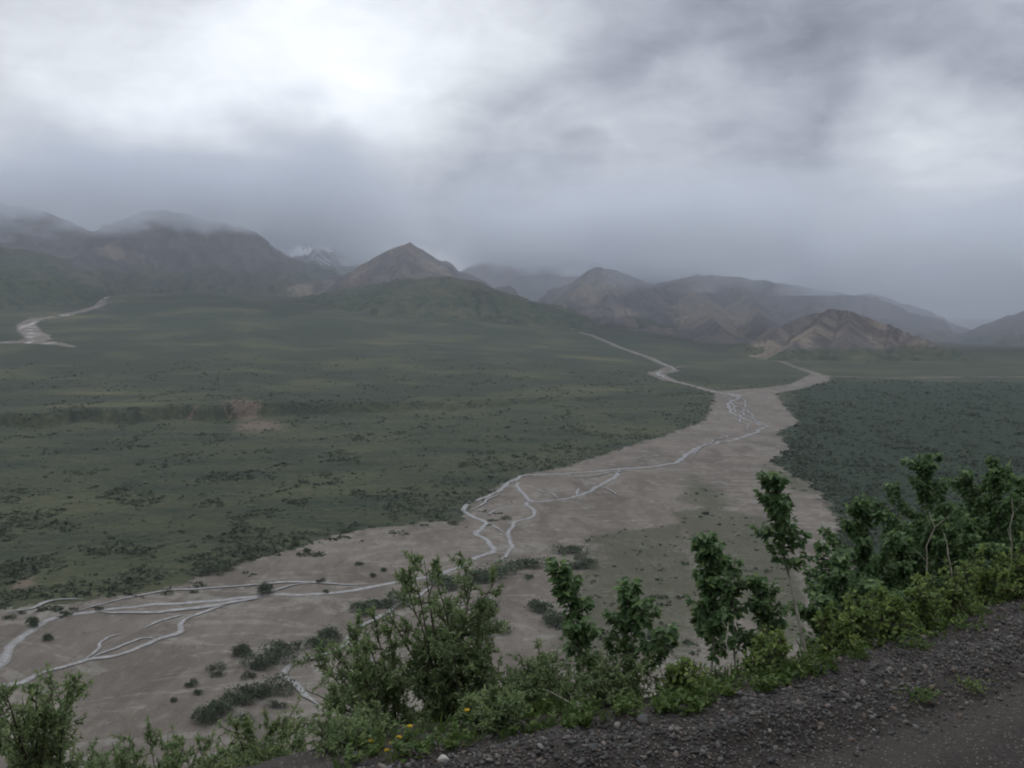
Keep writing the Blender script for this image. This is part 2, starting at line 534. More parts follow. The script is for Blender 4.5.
grn = m_.mix(m_.m('MULTIPLY', m_.step(iso, 0.52, 0.64), 0.55), grn, (0.11, 0.10, 0.062))
col = m_.mix(vg, rock, grn)
snw = m_.step(m_.m('ADD', m_.attr('snow'), m_.m('MULTIPLY', m_.m('SUBTRACT', st1, 0.5), 2.2)), 0.60, 0.72)
col = m_.mix(snw, col, (0.75, 0.77, 0.80))
finish(m_, col, 0.95, m_.m('ADD', m_.m('MULTIPLY', st2, 14), m_.m('MULTIPLY', iso2, 16)), 1.0, 0.7, 0.1)

mat_water, wt = new_mat('silty_water')
pos = wt.n('ShaderNodeNewGeometry').outputs['Position']
wn = wt.noise(wt.vm('MULTIPLY', pos, (1, 1, 0)), 0.25, 4, 0.65)
wcol = wt.mix(wt.step(wn, 0.40, 0.64), (0.11, 0.11, 0.11), (0.24, 0.24, 0.24))
wn2 = wt.noise(wt.vm('MULTIPLY', pos, (1, 1, 0)), 0.7, 4, 0.65)
wcol = wt.mix(wt.step(wt.m('ADD', wt.attr('edge'), wt.m('MULTIPLY', wt.m('SUBTRACT', wn2, 0.5), 2.2)), 0.36, 0.92), wcol, (0.085, 0.072, 0.061))
finish(wt, wcol, 0.35, wt.noise(pos, 1.6, 3, 0.6), 0.25, 0.5, 0.5)

# ------------------------------------------------------------------ the ground: one sheet to the horizon
az_d = np.arange(-29.5, 29.51, 0.088)
az_c = np.concatenate([np.arange(-180, -90, 6.0), np.arange(-90, -29.6, 1.2)])
AZ = np.radians(np.concatenate([az_c, az_d, -az_c[::-1]]))
RAD = np.concatenate([np.geomspace(0.6, 3.0, 14)[:-1], np.geomspace(3.0, 60, 150)[:-1], np.geomspace(60, 300, 90)[:-1], np.geomspace(300, 2600, 370)[:-1], np.geomspace(2600, 14000, 110)])
rr, aa = np.meshgrid(RAD, AZ, indexing='ij')
gx = (rr * np.sin(aa)).ravel(); gy = (rr * np.cos(aa)).ravel()
gz = H(gx, gy)
gs, gt = st_of(gx, gy)
gz = gz - 0.30 * sstep(0.75, 0.35, gt) * (gt > -11) - 3.0 * sstep(5200, 9000, rr.ravel())
hillm = sstep(3, 12, hill_z(gx, gy) - plain_z(gx, gy))
grv_a = np.full(gx.shape, -200.0)
sel = (rr.ravel() > 150) & (np.abs(aa.ravel()) < R(60)) & (rr.ravel() < 7000)
X, Y = gx[sel], gy[sel]
gv = poly_sd(X, Y, GM)
for line, wd in GL:
    gv = np.maximum(gv, -seg_dist(X, Y, line, wd))
grv_a[sel] = np.clip(gv, -200, 200)
far_line = np.zeros(X.shape)
for line, wd in GL[5:]:
    far_line = np.maximum(far_line, sstep(-10, 12, -seg_dist(X, Y, line, np.array(wd) * 0.9)))
far_line = np.maximum(far_line, 0.55 * sstep(-10, 6, -seg_dist(X, Y, GL[1][0], np.array(GL[1][1]) * 0.9)))
pale = np.zeros(gx.shape); pale[sel] = far_line
spa = np.zeros(X.shape)
for P, k in zip(SPARSE, (2.3, 1.2, 1.0, 1.0)):
    spa = np.maximum(spa, k * sstep(-25, 30, poly_sd(X, Y, P)))
sparse = np.zeros(gx.shape); sparse[sel] = spa
wd_a = np.zeros(gx.shape); wd_a[sel] = sstep(-15, 25, poly_sd(X, Y, RIGHT_WOOD))
bare = np.zeros(X.shape)
for (p, rx, ry) in BARE:
    h = hit(*p); D = math.hypot(h[0], h[1])
    e0 = hit(p[0], p[1] + ry / 2); e1_ = hit(p[0], p[1] - ry / 2)
    al = max(12.0, math.hypot(*(e0 - e1_)[:2])) * 0.5
    ux, uy = h[0] / D, h[1] / D
    dx, dy = X - h[0], Y - h[1]
    bare = np.maximum(bare, 1 - np.sqrt(((dx * ux + dy * uy) / al) ** 2 + ((dx * uy - dy * ux) / (rx * D / FPX)) ** 2) * 0.6)
br = np.zeros(gx.shape); br[sel] = np.clip(bare, 0, 1)
scm, scd = scarp_mask(gx, gy)
farm = sstep(0, 40, scd) * sstep(900, 300, gx) * 0.8
nr, nc = rr.shape
F = grid_faces(nr, nc)
ground = mesh_obj('ground', np.stack([gx, gy, gz], 1), F, mat_ground, attrs=dict(gravel=grv_a, sparse=sparse, wood=wd_a, bare=br, slope=hillm, pale=pale, far=farm, scarp=scm))
tag(ground, 'green tundra valley floor with a broad grey gravel river bed', None, None, 'structure')

# ------------------------------------------------------------------ braided river
CHANNELS = [  # (points, half widths in metres)
    ([(-60, 720), (-20, 685), (0, 663), (13, 645), (33, 629), (53, 619), (77, 614), (103, 610), (127, 608), (160, 604), (190, 603), (213, 601), (233, 599), (253, 597), (277, 595), (300, 595), (333, 593), (361, 589), (391, 583),
      (415, 579), (438, 575), (451, 570), (463, 566), (473, 559), (484, 555), (494, 551), (488, 542), (478, 534), (482, 528), (486, 523), (474, 517), (464, 511), (468, 503), (478, 500), (488, 496), (501, 489), (510, 482), (518, 478),
      (528, 475), (554, 474), (574, 473), (600, 471), (618, 469), (651, 467), (674, 463), (682, 459), (692, 451), (705, 445), (715, 443), (732, 440), (749, 435), (765, 427), (757, 423), (742, 418), (732, 412), (729, 403), (739, 398), (728, 394), (716, 392)],
     [5.5, 5, 4.6, 4.2, 4.0, 3.8, 3.6, 3.6, 3, 3.6, 4.2, 4.2, 4.6, 4.2, 3.6, 3.4, 4, 4, 3.6, 3.4, 3.6, 3.4, 3.2, 3.5, 4, 3.6, 3.4, 3.4, 3.0, 3.2, 3.2, 3.2, 3.2, 3, 3.2, 3.2, 3.5, 3.5, 3.2, 3, 3, 4, 5, 4, 5, 5, 4.5, 5, 4.5, 3.5, 5, 3.5, 3.5, 4, 4, 3.5, 4, 4, 5]),
    ([(618, 469), (616, 476), (601, 485), (590, 491), (574, 497), (555, 500), (541, 502), (530, 501), (524, 494), (518, 487), (516, 480)], [4, 3.5, 4, 3, 3, 2.5, 2.5, 3, 2.6, 2.4, 2]),
    ([(577, 497), (577, 491), (579, 488)], [1.8, 2, 1.4]),
    ([(528, 501), (526, 505), (536, 513), (529, 518), (516, 522), (512, 528), (508, 533), (510, 540), (511, 547), (504, 557), (495, 563)], [3, 2.6, 3.2, 2.4, 2.8, 2.4, 2.6, 2.4, 2.8, 2, 1]),
    ([(486, 517), (492, 512), (504, 508), (526, 507)], [1.2, 1.4, 1.4, 1.8]),
    ([(488, 522), (496, 527), (506, 534)], [1.4, 1.5, 1.3]),
    ([(560, 500), (552, 494), (540, 491), (531, 487)], [1.0, 1.3, 1.0, 0.8]),
    ([(-30, 692), (7, 685), (23, 682), (43, 674), (70, 665), (90, 659), (110, 657), (133, 650), (160, 640), (177, 633), (181, 625), (190, 617), (213, 609), (247, 598)], [3.5, 3.5, 3.2, 2.6, 3, 3, 2.4, 2.2, 2.4, 2.8, 2.0, 1.8, 2.4, 3]),
    ([(86, 660), (95, 651), (103, 642), (112, 637), (122, 634)], [1.4, 1.3, 1.1, 1.0, 0.6]),
    ([(90, 659), (112, 650), (130, 643), (142, 639), (160, 640)], [1.5, 1.3, 1.2, 1.0, 0.8]),
    ([(142, 629), (158, 622), (172, 618), (186, 615)], [1.0, 2.0, 1.4, 1.2]),
    ([(100, 612), (120, 613), (142, 613), (172, 611), (200, 608), (232, 603), (262, 598)], [2, 2.5, 3, 4, 4.5, 3.5, 2]),
    ([(70, 613), (100, 605), (160, 592), (200, 589), (233, 587), (262, 584), (280, 583), (320, 583), (345, 585), (372, 584)], [0.8, 0.8, 1.8, 1.5, 1.2, 1.6, 3, 2, 1.6, 1.0]),
    ([(262, 596), (275, 590), (292, 586), (310, 584)], [1.5, 1.5, 1.2, 1.0]),
    ([(0, 613), (30, 609), (45, 603), (62, 600), (85, 600)], [1.2, 1.4, 2.2, 1.5, 0.8]),
    ([(320, 706), (303, 692), (290, 682), (284, 675), (290, 666), (318, 657), (346, 646), (352, 636), (360, 628), (384, 615), (394, 607), (420, 596), (440, 578)], [2.4, 2.4, 2.0, 2.4, 1.8, 1.6, 2.6, 3.0, 2.4, 2.4, 2, 1.5, 1]),
    ([(552, 323), (574, 330), (598, 338), (618, 347), (641, 355), (661, 363), (674, 370), (658, 373), (668, 379), (684, 384), (702, 389), (716, 392)], [1.5, 2, 2, 2.5, 2.5, 4, 4, 8, 4, 3, 2, 3]),
    ([(735, 394), (746, 404), (742, 412), (754, 420), (764, 426), (775, 428)], [1, 2, 2.5, 2, 2, 1]),
    ([(722, 393), (733, 404), (735, 415), (745, 424), (748, 434)], [1, 2, 2, 2.5, 1]),
    ([(744, 437), (728, 436), (714, 441), (700, 449), (690, 458)], [1.5, 2, 1.5, 2, 1]),
    ([(560, 476), (590, 477), (615, 472), (640, 471)], [0.8, 1.5, 1.8, 1]),
    ([(600, 486), (612, 492), (622, 497)], [1.5, 1.2, 0.6]),
    ([(470, 512), (482, 505), (490, 499), (500, 493)], [1, 1.6, 1.8, 1]),
    ([(729, 403), (738, 408), (748, 411), (752, 419), (742, 421)], [1.5, 2.5, 2.5, 2, 1]),
]
WV, WF = [], []
base_i = 0
rs = np.random.RandomState(4)
for ci, (pts, wd) in enumerate(CHANNELS):
    P = trace(pts)
    N = 7
    S = smooth_line(P[:, :2], N)
    wv = 0.45 + 0.58 * np.interp(np.arange(len(S)) / N, np.arange(len(wd)), wd)
    ds = np.concatenate([[0], np.cumsum(np.hypot(*np.diff(S, axis=0).T))])
    wv = wv * (1 + 0.42 * fbm(ds / 16, ds * 0 + ci * 9.1, 3, 41))
    ii = np.arange(len(S))
    wv = wv * np.clip(np.minimum(ii + 0.6, len(S) - ii - 0.4) / 6.0, 0.1, 1)   # channels run out to a point
    T = np.gradient(S, axis=0)
    T /= np.linalg.norm(T, axis=1)[:, None] + 1e-9
    Nn = np.stack([-T[:, 1], T[:, 0]], 1)
    wob = fbm(ds / 22, ds * 0 + 5 + ci, 3, 43)
    far_ = np.hypot(S[:, 0], S[:, 1])
    wob = wob * (2.6 + 4.5 * sstep(700, 1500, far_)) + fbm(ds / 60, ds * 0 + 3 + ci, 2, 44) * 9 * sstep(900, 1700, far_)
    S = S + Nn * wob[:, None]
    L = S + Nn * (wv * (1 + 0.3 * vnoise(ds / 9, ds * 0 + 1.3, ci)))[:, None]
    Rr = S - Nn * (wv * (1 + 0.3 * vnoise(ds / 9, ds * 0 + 7.7, ci)))[:, None]
    D = np.hypot(S[:, 0], S[:, 1])
    zc = H(S[:, 0], S[:, 1]) + 0.16 + 0.03 * ci + 0.7 * sstep(1800, 3200, D)
    for A in (L, S, Rr):
        pass
    blk = np.stack([np.column_stack([L, zc]), np.column_stack([S, zc + 0.02]), np.column_stack([Rr, zc])], 1).reshape(-1, 3)
    WV.append(blk)
    WF.append(grid_faces(len(S), 3) + base_i)
    base_i += len(blk)
river = mesh_obj('river_water', np.vstack(WV), np.vstack(WF), mat_water, attrs=dict(edge=np.tile([1.0, 0.0, 1.0], base_i // 3)))
tag(river, 'pale braided river channels winding over the grey gravel bed', None, None, 'structure')

# ------------------------------------------------------------------ mountains
def wpt(px, py, D):
    d = ray(px, py)
    k = D / math.hypot(d[0], d[1])
    return np.array([d[0] * k, d[1] * k, EYE + d[2] * k])


def mountain(name, label, ridges, slope=0.55, seed=0, veg=(20, 120), tan=0.0, snow=0.0, spur=0.35, rough=1.0, wid=None, vegbias=0.0, tans=None, warp=110):
    """ridges: lists of (px, py, distance); the land falls away from them with spurs and gullies"""
    lines = [np.array([wpt(*p) for p in r]) for r in ridges]
    allp = np.vstack(lines)
    az = np.arctan2(allp[:, 0], allp[:, 1]); D = np.hypot(allp[:, 0], allp[:, 1])
    reach = (allp[:, 2].max() + 30) / slope * 1.15 + 150
    a0, a1 = az.min() - reach / D.min(), az.max() + reach / D.min()
    d0, d1 = max(1500, D.min() - reach), D.max() + reach
    na = int(min(520, max(80, (a1 - a0) / R(0.10)))); nd = int(min(190, max(60, (d1 - d0) / 22)))
    A, Dd = np.meshgrid(np.linspace(a0, a1, na), np.linspace(d0, d1, nd))
    x = (Dd * np.sin(A)).ravel(); y = (Dd * np.cos(A)).ravel()
    wx = x + fbm(x / 350, y / 350, 4, seed + 1) * warp; wy = y + fbm(x / 350, y / 350, 4, seed + 2) * warp
    wx = wx + (x - wx) * 0.4; wy = wy + (y - wy) * 0.4
    Z = np.full(x.shape, -1e9); AL = np.zeros(x.shape); DN = np.zeros(x.shape)
    s0 = 0
    for li, L in enumerate(lines):
        for i in range(len(L) - 1):
            a, b = L[i], L[i + 1]
            dx, dy = b[0] - a[0], b[1] - a[1]
            ln = math.hypot(dx, dy) + 1e-6
            u = np.clip(((wx - a[0]) * dx + (wy - a[1]) * dy) / (ln * ln), 0, 1)
            d = np.hypot(wx - a[0] - u * dx, wy - a[1] - u * dy)
            # beyond an end of the ridge the bearing keeps the gullies fanning out
            ang = np.arctan2(wy - a[1] - u * dy, wx - a[0] - u * dx)
            s = s0 + u * ln + 120 * np.sin(ang)
            h = a[2] + (b[2] - a[2]) * u
            k = 1 + spur * (ridged(s / 210 + li * 7 + 0.5 * vnoise(d / 170, s / 260, seed), d / 600, 3, seed + 5) - 0.6)
            z = h - slope * d * np.clip(k, 0.45, 1.8) * (0.72 + 0.28 * np.exp(-d / 260) * 1.6)
            up = z > Z
            Z = np.where(up, z, Z); AL = np.where(up, s, AL); DN = np.where(up, d, DN)
            s0 += ln
    near = np.clip(DN / 120, 0.12, 1)
    Z = Z + rough * near * (ridged(x / 150, y / 150, 5, seed + 9, 0.55) - 0.6) * 17
    Z = Z + rough * fbm(x / 60, y / 60, 3, seed + 11) * 3.5
    gz_ = plain_z(x, y)
    hgt = Z - gz_
    vg = 1 - sstep(veg[0], veg[1], hgt) + vegbias
    snw = np.full(x.shape, snow) * sstep(200, 420, Z)
    tn = np.full(x.shape, tan)
    for t in (tans or []):
        c = wpt(*t[:3])
        dd = np.hypot(x - c[0], y - c[1])
        tn = tn + t[4] * np.exp(-(dd / t[3]) ** 2)
        vg = vg - 0.8 * t[4] * np.exp(-(dd / t[3]) ** 2)
    F = grid_faces(nd, na)
    keep = (hgt > -12)[F].any(axis=1)
    F = F[keep]
    used = np.unique(F)
    mp = np.full(len(x), -1); mp[used] = np.arange(len(used))
    o = mesh_obj(name, np.stack([x, y, Z], 1)[used], mp[F], mat_mtn, attrs=dict(veg=vg[used], tan=tn[used], along=AL[used], down=DN[used], snow=snw[used]))
    tag(o, label, None, None, 'structure')
    return o


mountain('mountain', 'dark mountain at the far left edge with its top lost in cloud',
         [[(-260, 190, 6000), (-120, 198, 6000), (0, 202, 6000), (40, 208, 6000), (90, 232, 5950), (130, 254, 5900)], [(0, 202, 6000), (30, 246, 5600)]], 0.75, 3, veg=(-40, 60), rough=1.7)
mountain('mountain', 'broad brown mountain with scree ridges left of the pyramid peak, cloud on its top',
         [[(60, 254, 5900), (98, 231, 5750), (135, 212, 5600), (162, 209, 5600), (205, 220, 5650), (238, 226, 5700), (262, 243, 5700), (300, 274, 5700)],
          [(140, 213, 5650), (125, 236, 5400), (95, 252, 5200), (60, 268, 5000)],
          [(168, 211, 5650), (180, 238, 5350), (205, 262, 5150)], [(240, 224, 5700), (235, 250, 5400), (250, 275, 5200)]],
         0.72, 11, veg=(40, 170), tan=0.12, rough=2.1, tans=[(110, 250, 5300, 180, 0.45), (180, 255, 5250, 130, 0.3)])
mountain('hill', 'smooth green hill at the left edge below the dark mountain',
         [[(-300, 232, 4900), (-120, 238, 5000), (0, 246, 5100), (45, 252, 5150), (100, 266, 5200), (160, 282, 5200)], [(0, 246, 5100), (25, 275, 4900)]], 0.52, 19, veg=(300, 500), vegbias=0.25, spur=0.25, rough=0.8,
         tans=[(20, 256, 5050, 90, 0.35), (60, 262, 5100, 60, 0.3)])
mountain('mountain', 'distant mountain with snow gullies mostly hidden in cloud',
         [[(230, 205, 8300), (280, 215, 8200), (325, 236, 8200), (360, 252, 8100)], [(310, 228, 8200), (318, 262, 7600)]], 0.8, 23, veg=(-300, -200), snow=0.50)
mountain('mountain', 'dark pyramid shaped peak with tan slopes in the middle distance',
         [[(290, 286, 4900), (340, 275, 5000), (378, 256, 5000), (411, 242, 5000), (432, 254, 5000), (455, 274, 5000), (485, 292, 4950)],
          [(411, 242, 5000), (405, 262, 4800), (395, 282, 4600)]],
         0.62, 29, warp=50, veg=(10, 110), tan=0.18, vegbias=-0.1, tans=[(300, 280, 4880, 130, 0.6), (345, 280, 4900, 120, 0.5), (440, 278, 4850, 120, 0.5), (400, 272, 4750, 80, 0.3)])
mountain('hill', 'broad green foothill in front of the pyramid peak',
         [[(290, 298, 4650), (345, 289, 4600), (400, 279, 4550), (440, 276, 4500), (478, 282, 4500), (506, 296, 4550), (530, 311, 4600)],
          [(400, 279, 4550), (380, 302, 4250)], [(470, 280, 4500), (485, 305, 4200)]], 0.42, 37, veg=(300, 500), vegbias=0.12, spur=0.28, rough=0.7)
mountain('mountain', 'dark blue mountain right of the pyramid peak with its summit in cloud',
         [[(440, 280, 6500), (480, 262, 6500), (520, 251, 6500), (560, 254, 6500), (600, 262, 6600), (650, 270, 6700), (720, 268, 6900)],
          [(520, 251, 6500), (530, 280, 6000)]], 0.7, 41, veg=(-100, 0), tan=-0.2)
mountain('mountain', 'tan ribbed mountain face above the tributary stream',
         [[(530, 312, 5200), (565, 285, 5200), (600, 266, 5200), (618, 272, 5200), (650, 283, 5250), (690, 300, 5200)],
          [(600, 266, 5200), (585, 285, 5000), (560, 306, 4800)], [(608, 268, 5200), (612, 295, 4900)], [(650, 283, 5250), (655, 305, 4900)]],
         0.66, 47, veg=(-40, 40), tan=0.32, tans=[(575, 298, 4950, 130, 0.3), (612, 285, 5050, 120, 0.4)])
mountain('mountain', 'long tan and yellow mountainside right of centre under low cloud',
         [[(640, 290, 5400), (690, 274, 5400), (740, 276, 5500), (790, 284, 5500), (840, 292, 5500), (880, 297, 5500)],
          [(690, 274, 5400), (700, 300, 5000), (715, 325, 4600)], [(740, 276, 5500), (760, 305, 5000), (770, 330, 4600)], [(660, 285, 5400), (655, 312, 4800)], [(800, 286, 5500), (810, 315, 5000)]],
         0.58, 53, veg=(-60, 25), tan=0.30, tans=[(702, 303, 5000, 190, 0.7), (722, 304, 5000, 140, 0.7), (690, 310, 4800, 120, 0.3), (765, 320, 4700, 160, 0.3)])  # the two strongest tan spots paint lit patches into the slope colour
mountain('hill', 'low green spur with pale rocks beside the tributary stream',
         [[(600, 322, 4900), (628, 314, 4850), (660, 322, 4750), (700, 334, 4600), (740, 346, 4400)]], 0.5, 59, veg=(200, 300), vegbias=0.2, rough=0.6, tans=[(628, 315, 4840, 50, 0.5)])
mountain('mountain', 'rounded brown knob at the right edge of the braided gravel bed',
         [[(735, 352, 3500), (770, 333, 3600), (800, 318, 3700), (832, 308, 3750), (850, 310, 3750), (885, 323, 3750), (930, 341, 3650), (985, 360, 3500)],
          [(832, 308, 3750), (810, 335, 3500), (775, 352, 3300)], [(845, 309, 3750), (850, 340, 3450)], [(885, 328, 3750), (900, 355, 3450)]],
         0.50, 61, veg=(14, 60), tan=0.30, warp=45, rough=0.8, vegbias=0.0, tans=[(765, 342, 3450, 90, 0.75), (800, 330, 3550, 110, 0.35), (880, 347, 3550, 40, 0.4)])
mountain('mountain', 'long grey blue ridge fading into haze behind the brown knob',
         [[(780, 300, 6200), (830, 296, 6200), (868, 293, 6200), (895, 302, 6200), (930, 311, 6200), (968, 330, 6100), (1000, 345, 6000)], [(868, 293, 6200), (880, 330, 5600)], [(930, 311, 6200), (930, 345, 5600)]],
         0.6, 67, veg=(-60, 60), tan=-0.1)
mountain('mountain', 'dark hazy mountain at the right edge beyond the pass',
         [[(950, 342, 5300), (985, 322, 5400), (1024, 310, 5400), (1090, 290, 5400), (1250, 270, 5500)], [(1024, 310, 5400), (1010, 345, 4900)], [(1090, 290, 5400), (1060, 345, 4800)]],
         0.55, 71, veg=(-30, 90), tan=-0.1)
mountain('hill', 'low reddish brown hill at the right edge of the valley',
         [[(960, 376, 3900), (1000, 364, 3900), (1050, 348, 4000), (1150, 330, 4200)]], 0.45, 73, veg=(0, 80), tan=0.15, vegbias=-0.05)

# ------------------------------------------------------------------ air: haze box and mist banks on the summits
mat_haze, hz = new_mat('haze_air')
pv = hz.n('ShaderNodeVolumePrincipled', {'Color': (0.82, 0.885, 1.0, 1), 'Density': HAZE_DENSITY, 'Anisotropy': 0.0})
hz.n('ShaderNodeOutputMaterial', {'Volume': pv})


def box(name, x0, x1, y0, y1, z0, z1, mat):
    v = [(x, y, z) for z in (z0, z1) for y in (y0, y1) for x in (x0, x1)]
    f = [(0, 2, 3, 1), (4, 5, 7, 6), (0, 1, 5, 4), (2, 6, 7, 3), (0, 4, 6, 2), (1, 3, 7, 5)]
    return mesh_obj(name, v, np.array(f), mat, smooth=False)


zmax = max((v.co.z for o in bpy.data.objects if o.type == 'MESH' for v in o.data.vertices), default=900)
zmin = min((v.co.z for o in bpy.data.objects if o.type == 'MESH' for v in o.data.vertices), default=0)
haze = box('haze', -14500, 14500, -14500, 14500, zmin - 1.5, zmax + 12, mat_haze)
tag(haze, 'pale blue grey haze filling the whole valley', 'haze', None, 'stuff')


def mist(label, x0, x1, y0, y1, z0, z1, dens, soft, seed, low=0.0, top=0.8):
    m, t = new_mat('mist')
    gen = t.n('ShaderNodeTexCoord').outputs['Generated']
    p = t.n('ShaderNodeNewGeometry').outputs['Position']
    s = t.n('ShaderNodeSeparateXYZ', {0: gen})
    n = t.noise(t.vm('ADD', t.vm('MULTIPLY', p, (1, 0.7, 2.2)), (seed * 1313.0, 0, 0)), 0.0018, 5, 0.6)
    hgt = t.m('ADD', s.outputs[2], t.m('MULTIPLY', t.m('SUBTRACT', n, 0.5), 1.7))
    d = t.step(hgt, 0.08, soft, low, 1.0)
    for ax in (0, 1):
        d = t.m('MULTIPLY', d, t.m('MULTIPLY', t.step(s.outputs[ax], 0.0, 0.16), t.step(s.outputs[ax], 1.0, 0.84)))
    d = t.m('MULTIPLY', d, t.step(hgt, 0.78, top))
    d = t.m('MULTIPLY', d, t.step(s.outputs[2], 1.0, 0.85))
    d = t.m('MULTIPLY', d, dens)
    pv = t.n('ShaderNodeVolumePrincipled', {'Color': (0.90, 0.935, 1.0, 1), 'Density': d, 'Anisotropy': 0.0})
    t.n('ShaderNodeOutputMaterial', {'Volume': pv})
    o = box('mist', x0, x1, y0, y1, z0, z1, m)
    tag(o, label, 'mist', None, 'stuff')
    return o


mist('low cloud clinging to the summits on the left', -4600, -430, 4150, 8600, 470, 1290, 0.0042, 0.28, 1, 0.0, 0.22)
mist('low cloud hiding the summit right of the pyramid peak', -430, 1500, 3900, 8200, 350, 970, 0.0034, 0.26, 2, 0.0, 0.25)
mist('low cloud lying along the ridges at the right', 350, 3900, 3200, 8000, 225, 880, 0.0026, 0.30, 5, 0.0, 0.25)


def fog_bank(label, centre, radii, dens, seed):
    """a soft bank of thin even mist, an uneven flattened ball that thins out towards its rim"""
    m, t = new_mat('mist')
    pv = t.n('ShaderNodeVolumePrincipled', {'Color': (0.88, 0.91, 1.0, 1), 'Density': dens, 'Anisotropy': 0.0})
    t.n('ShaderNodeOutputMaterial', {'Volume': pv})
    V, F = ico(5)
    k = 1 + 0.16 * fbm(V[:, 0] * 1.3 + seed * 7, V[:, 1] * 1.3 + V[:, 2] * 0.9, 3, 80 + seed)
    o = mesh_obj('mist', V * k[:, None] * np.array(radii) + np.array(centre), F, m)
    tag(o, label, 'mist', None, 'stuff')


fog_bank('bluish rain mist over the far ridge at the right', (2700, 5600, 230), (2000, 1900, 460), 2.2e-4, 1)
fog_bank('bluish rain mist filling the pass at the right edge', (3000, 5200, 160), (1500, 1500, 380), 2.3e-4, 2)
fog_bank('thin mist in front of the tan mountainside', (1100, 5000, 300), (1700, 1000, 280), 2.3e-4, 3)
fog_bank('thin mist in front of the mountains at the left', (-1500, 5300, 420), (2600, 1300, 340), 1.8e-4, 4)

# ------------------------------------------------------------------ the roadside
mat_road, rd = new_mat('dirt_road')
pos = rd.n('ShaderNodeNewGeometry').outputs['Position']
along = rd.n('ShaderNodeVectorRotate', {'Vector': pos, 'Angle': -ea}, rotation_type='Z_AXIS').outputs[0]
a1 = rd.noise(rd.vm('MULTIPLY', along, (0.35, 1.6, 1)), 1.4, 5, 0.6)
a2 = rd.noise(pos, 26, 4, 0.7)
a3 = rd.n('ShaderNodeTexVoronoi', {'Vector': pos, 'Scale': 62.0})
a4 = rd.noise(pos, 5, 4, 0.6)
col = rd.mix(rd.step(a1, 0.35, 0.65), (0.025, 0.020, 0.0165), (0.042, 0.035, 0.030))
col = rd.mix(rd.m('MULTIPLY', rd.step(a2, 0.45, 0.70), 0.5), col, (0.060, 0.054, 0.050))
col = rd.mix(rd.m('MULTIPLY', rd.step(a2, 0.45, 0.28), 0.6), col, (0.014, 0.013, 0.013))
pick = rd.n('ShaderNodeSeparateColor', {0: a3.outputs['Color']})
col = rd.mix(rd.m('MULTIPLY', rd.step(pick.outputs[0], 0.86, 0.9), rd.step(a3.outputs['Distance'], 0.42, 0.30)), col, (0.17, 0.15, 0.135))
hgt = rd.m('ADD', rd.m('MULTIPLY', a2, 0.018), rd.m('ADD', rd.m('MULTIPLY', a3.outputs['Distance'], -0.008), rd.m('MULTIPLY', a4, 0.02)))
finish(rd, col, 0.82, hgt, 1.0, 0.9, 0.3)


def road_z(s, t):
    z = -0.15 * sstep(-0.14, -0.58, t) - 0.04 * sstep(-0.6, -1.3, t) + 0.03 * sstep(-1.8, -2.8, t)
    z = z - 0.30 * np.maximum(t - 0.16, 0)
    berm = sstep(-0.70, -0.42, t)
    z = z + berm * (fbm(s / 0.9, t / 0.5, 3, 51) * 0.07 + fbm(s / 0.16, t / 0.16, 3, 52) * 0.03)
    z = z + fbm(s / 2.5, t / 0.5, 3, 53) * 0.016 + fbm(s / 0.2, t / 0.12, 2, 54) * 0.005
    return CREST + z


def road_xyz(s, t):
    tw = t + crest_off(s)
    return np.stack([EP[0] + s * EU[0] + tw * EN[0], EP[1] + s * EU[1] + tw * EN[1], road_z(s, t)], -1)


ss = np.concatenate([-np.geomspace(3.5, 300, 50)[::-1], np.arange(-3.45, 9.0, 0.028), np.geomspace(9.0, 300, 60)])
tt = np.concatenate([-np.geomspace(3.6, 11.5, 24)[::-1], np.arange(-3.56, 0.80, 0.028)])
S2, T2 = np.meshgrid(ss, tt, indexing='ij')
road = mesh_obj('dirt_road', road_xyz(S2, T2).reshape(-1, 3), grid_faces(len(ss), len(tt))[:, ::-1], mat_road)
tag(road, 'dark gravel road with a loose stony berm along its outer edge', None, None, 'structure')


mat_stone, sn = new_mat('loose_stone')
tone = sn.attr('tone')
pos = sn.n('ShaderNodeNewGeometry').outputs['Position']
ramp = sn.n('ShaderNodeValToRGB', {0: tone})
cr = ramp.color_ramp
cr.elements[0].color = (0.030, 0.029, 0.031, 1)
cr.elements[1].color = (0.42, 0.40, 0.37, 1)
for p, c in ((0.40, (0.066, 0.064, 0.063, 1)), (0.72, (0.122, 0.118, 0.114, 1)), (0.84, (0.135, 0.100, 0.078, 1)), (0.93, (0.20, 0.19, 0.18, 1))):
    e = cr.elements.new(p); e.color = c
sc = sn.mix(sn.m('MULTIPLY', sn.step(sn.noise(pos, 90, 4, 0.6), 0.40, 0.70), 0.35), ramp.outputs[0], (0.04, 0.037, 0.035))
finish(sn, sc, 0.75, sn.noise(pos, 140, 3, 0.6), 0.004, 0.6, 0.3)

rg = np.random.RandomState(7)
IV1, IF1 = ico(1)
IV2, IF2 = ico(2)


def rock_shape(V, seed):
    r = np.random.RandomState(seed)
    v = V.copy()
    for k in range(7):                       # chip flat faces off a ball
        n = r.normal(size=3); n /= np.linalg.norm(n)
        d = v @ n
        c = r.uniform(0.45, 0.8)
        v = v - np.maximum(d - c, 0)[:, None] * n[None, :]
    return v * np.array([1.0, r.uniform(0.65, 0.95), r.uniform(0.45, 0.7)])


ROCKS1 = [rock_shape(IV1, 100 + k) for k in range(8)]
ROCKS2 = [rock_shape(IV2, 200 + k) for k in range(8)]


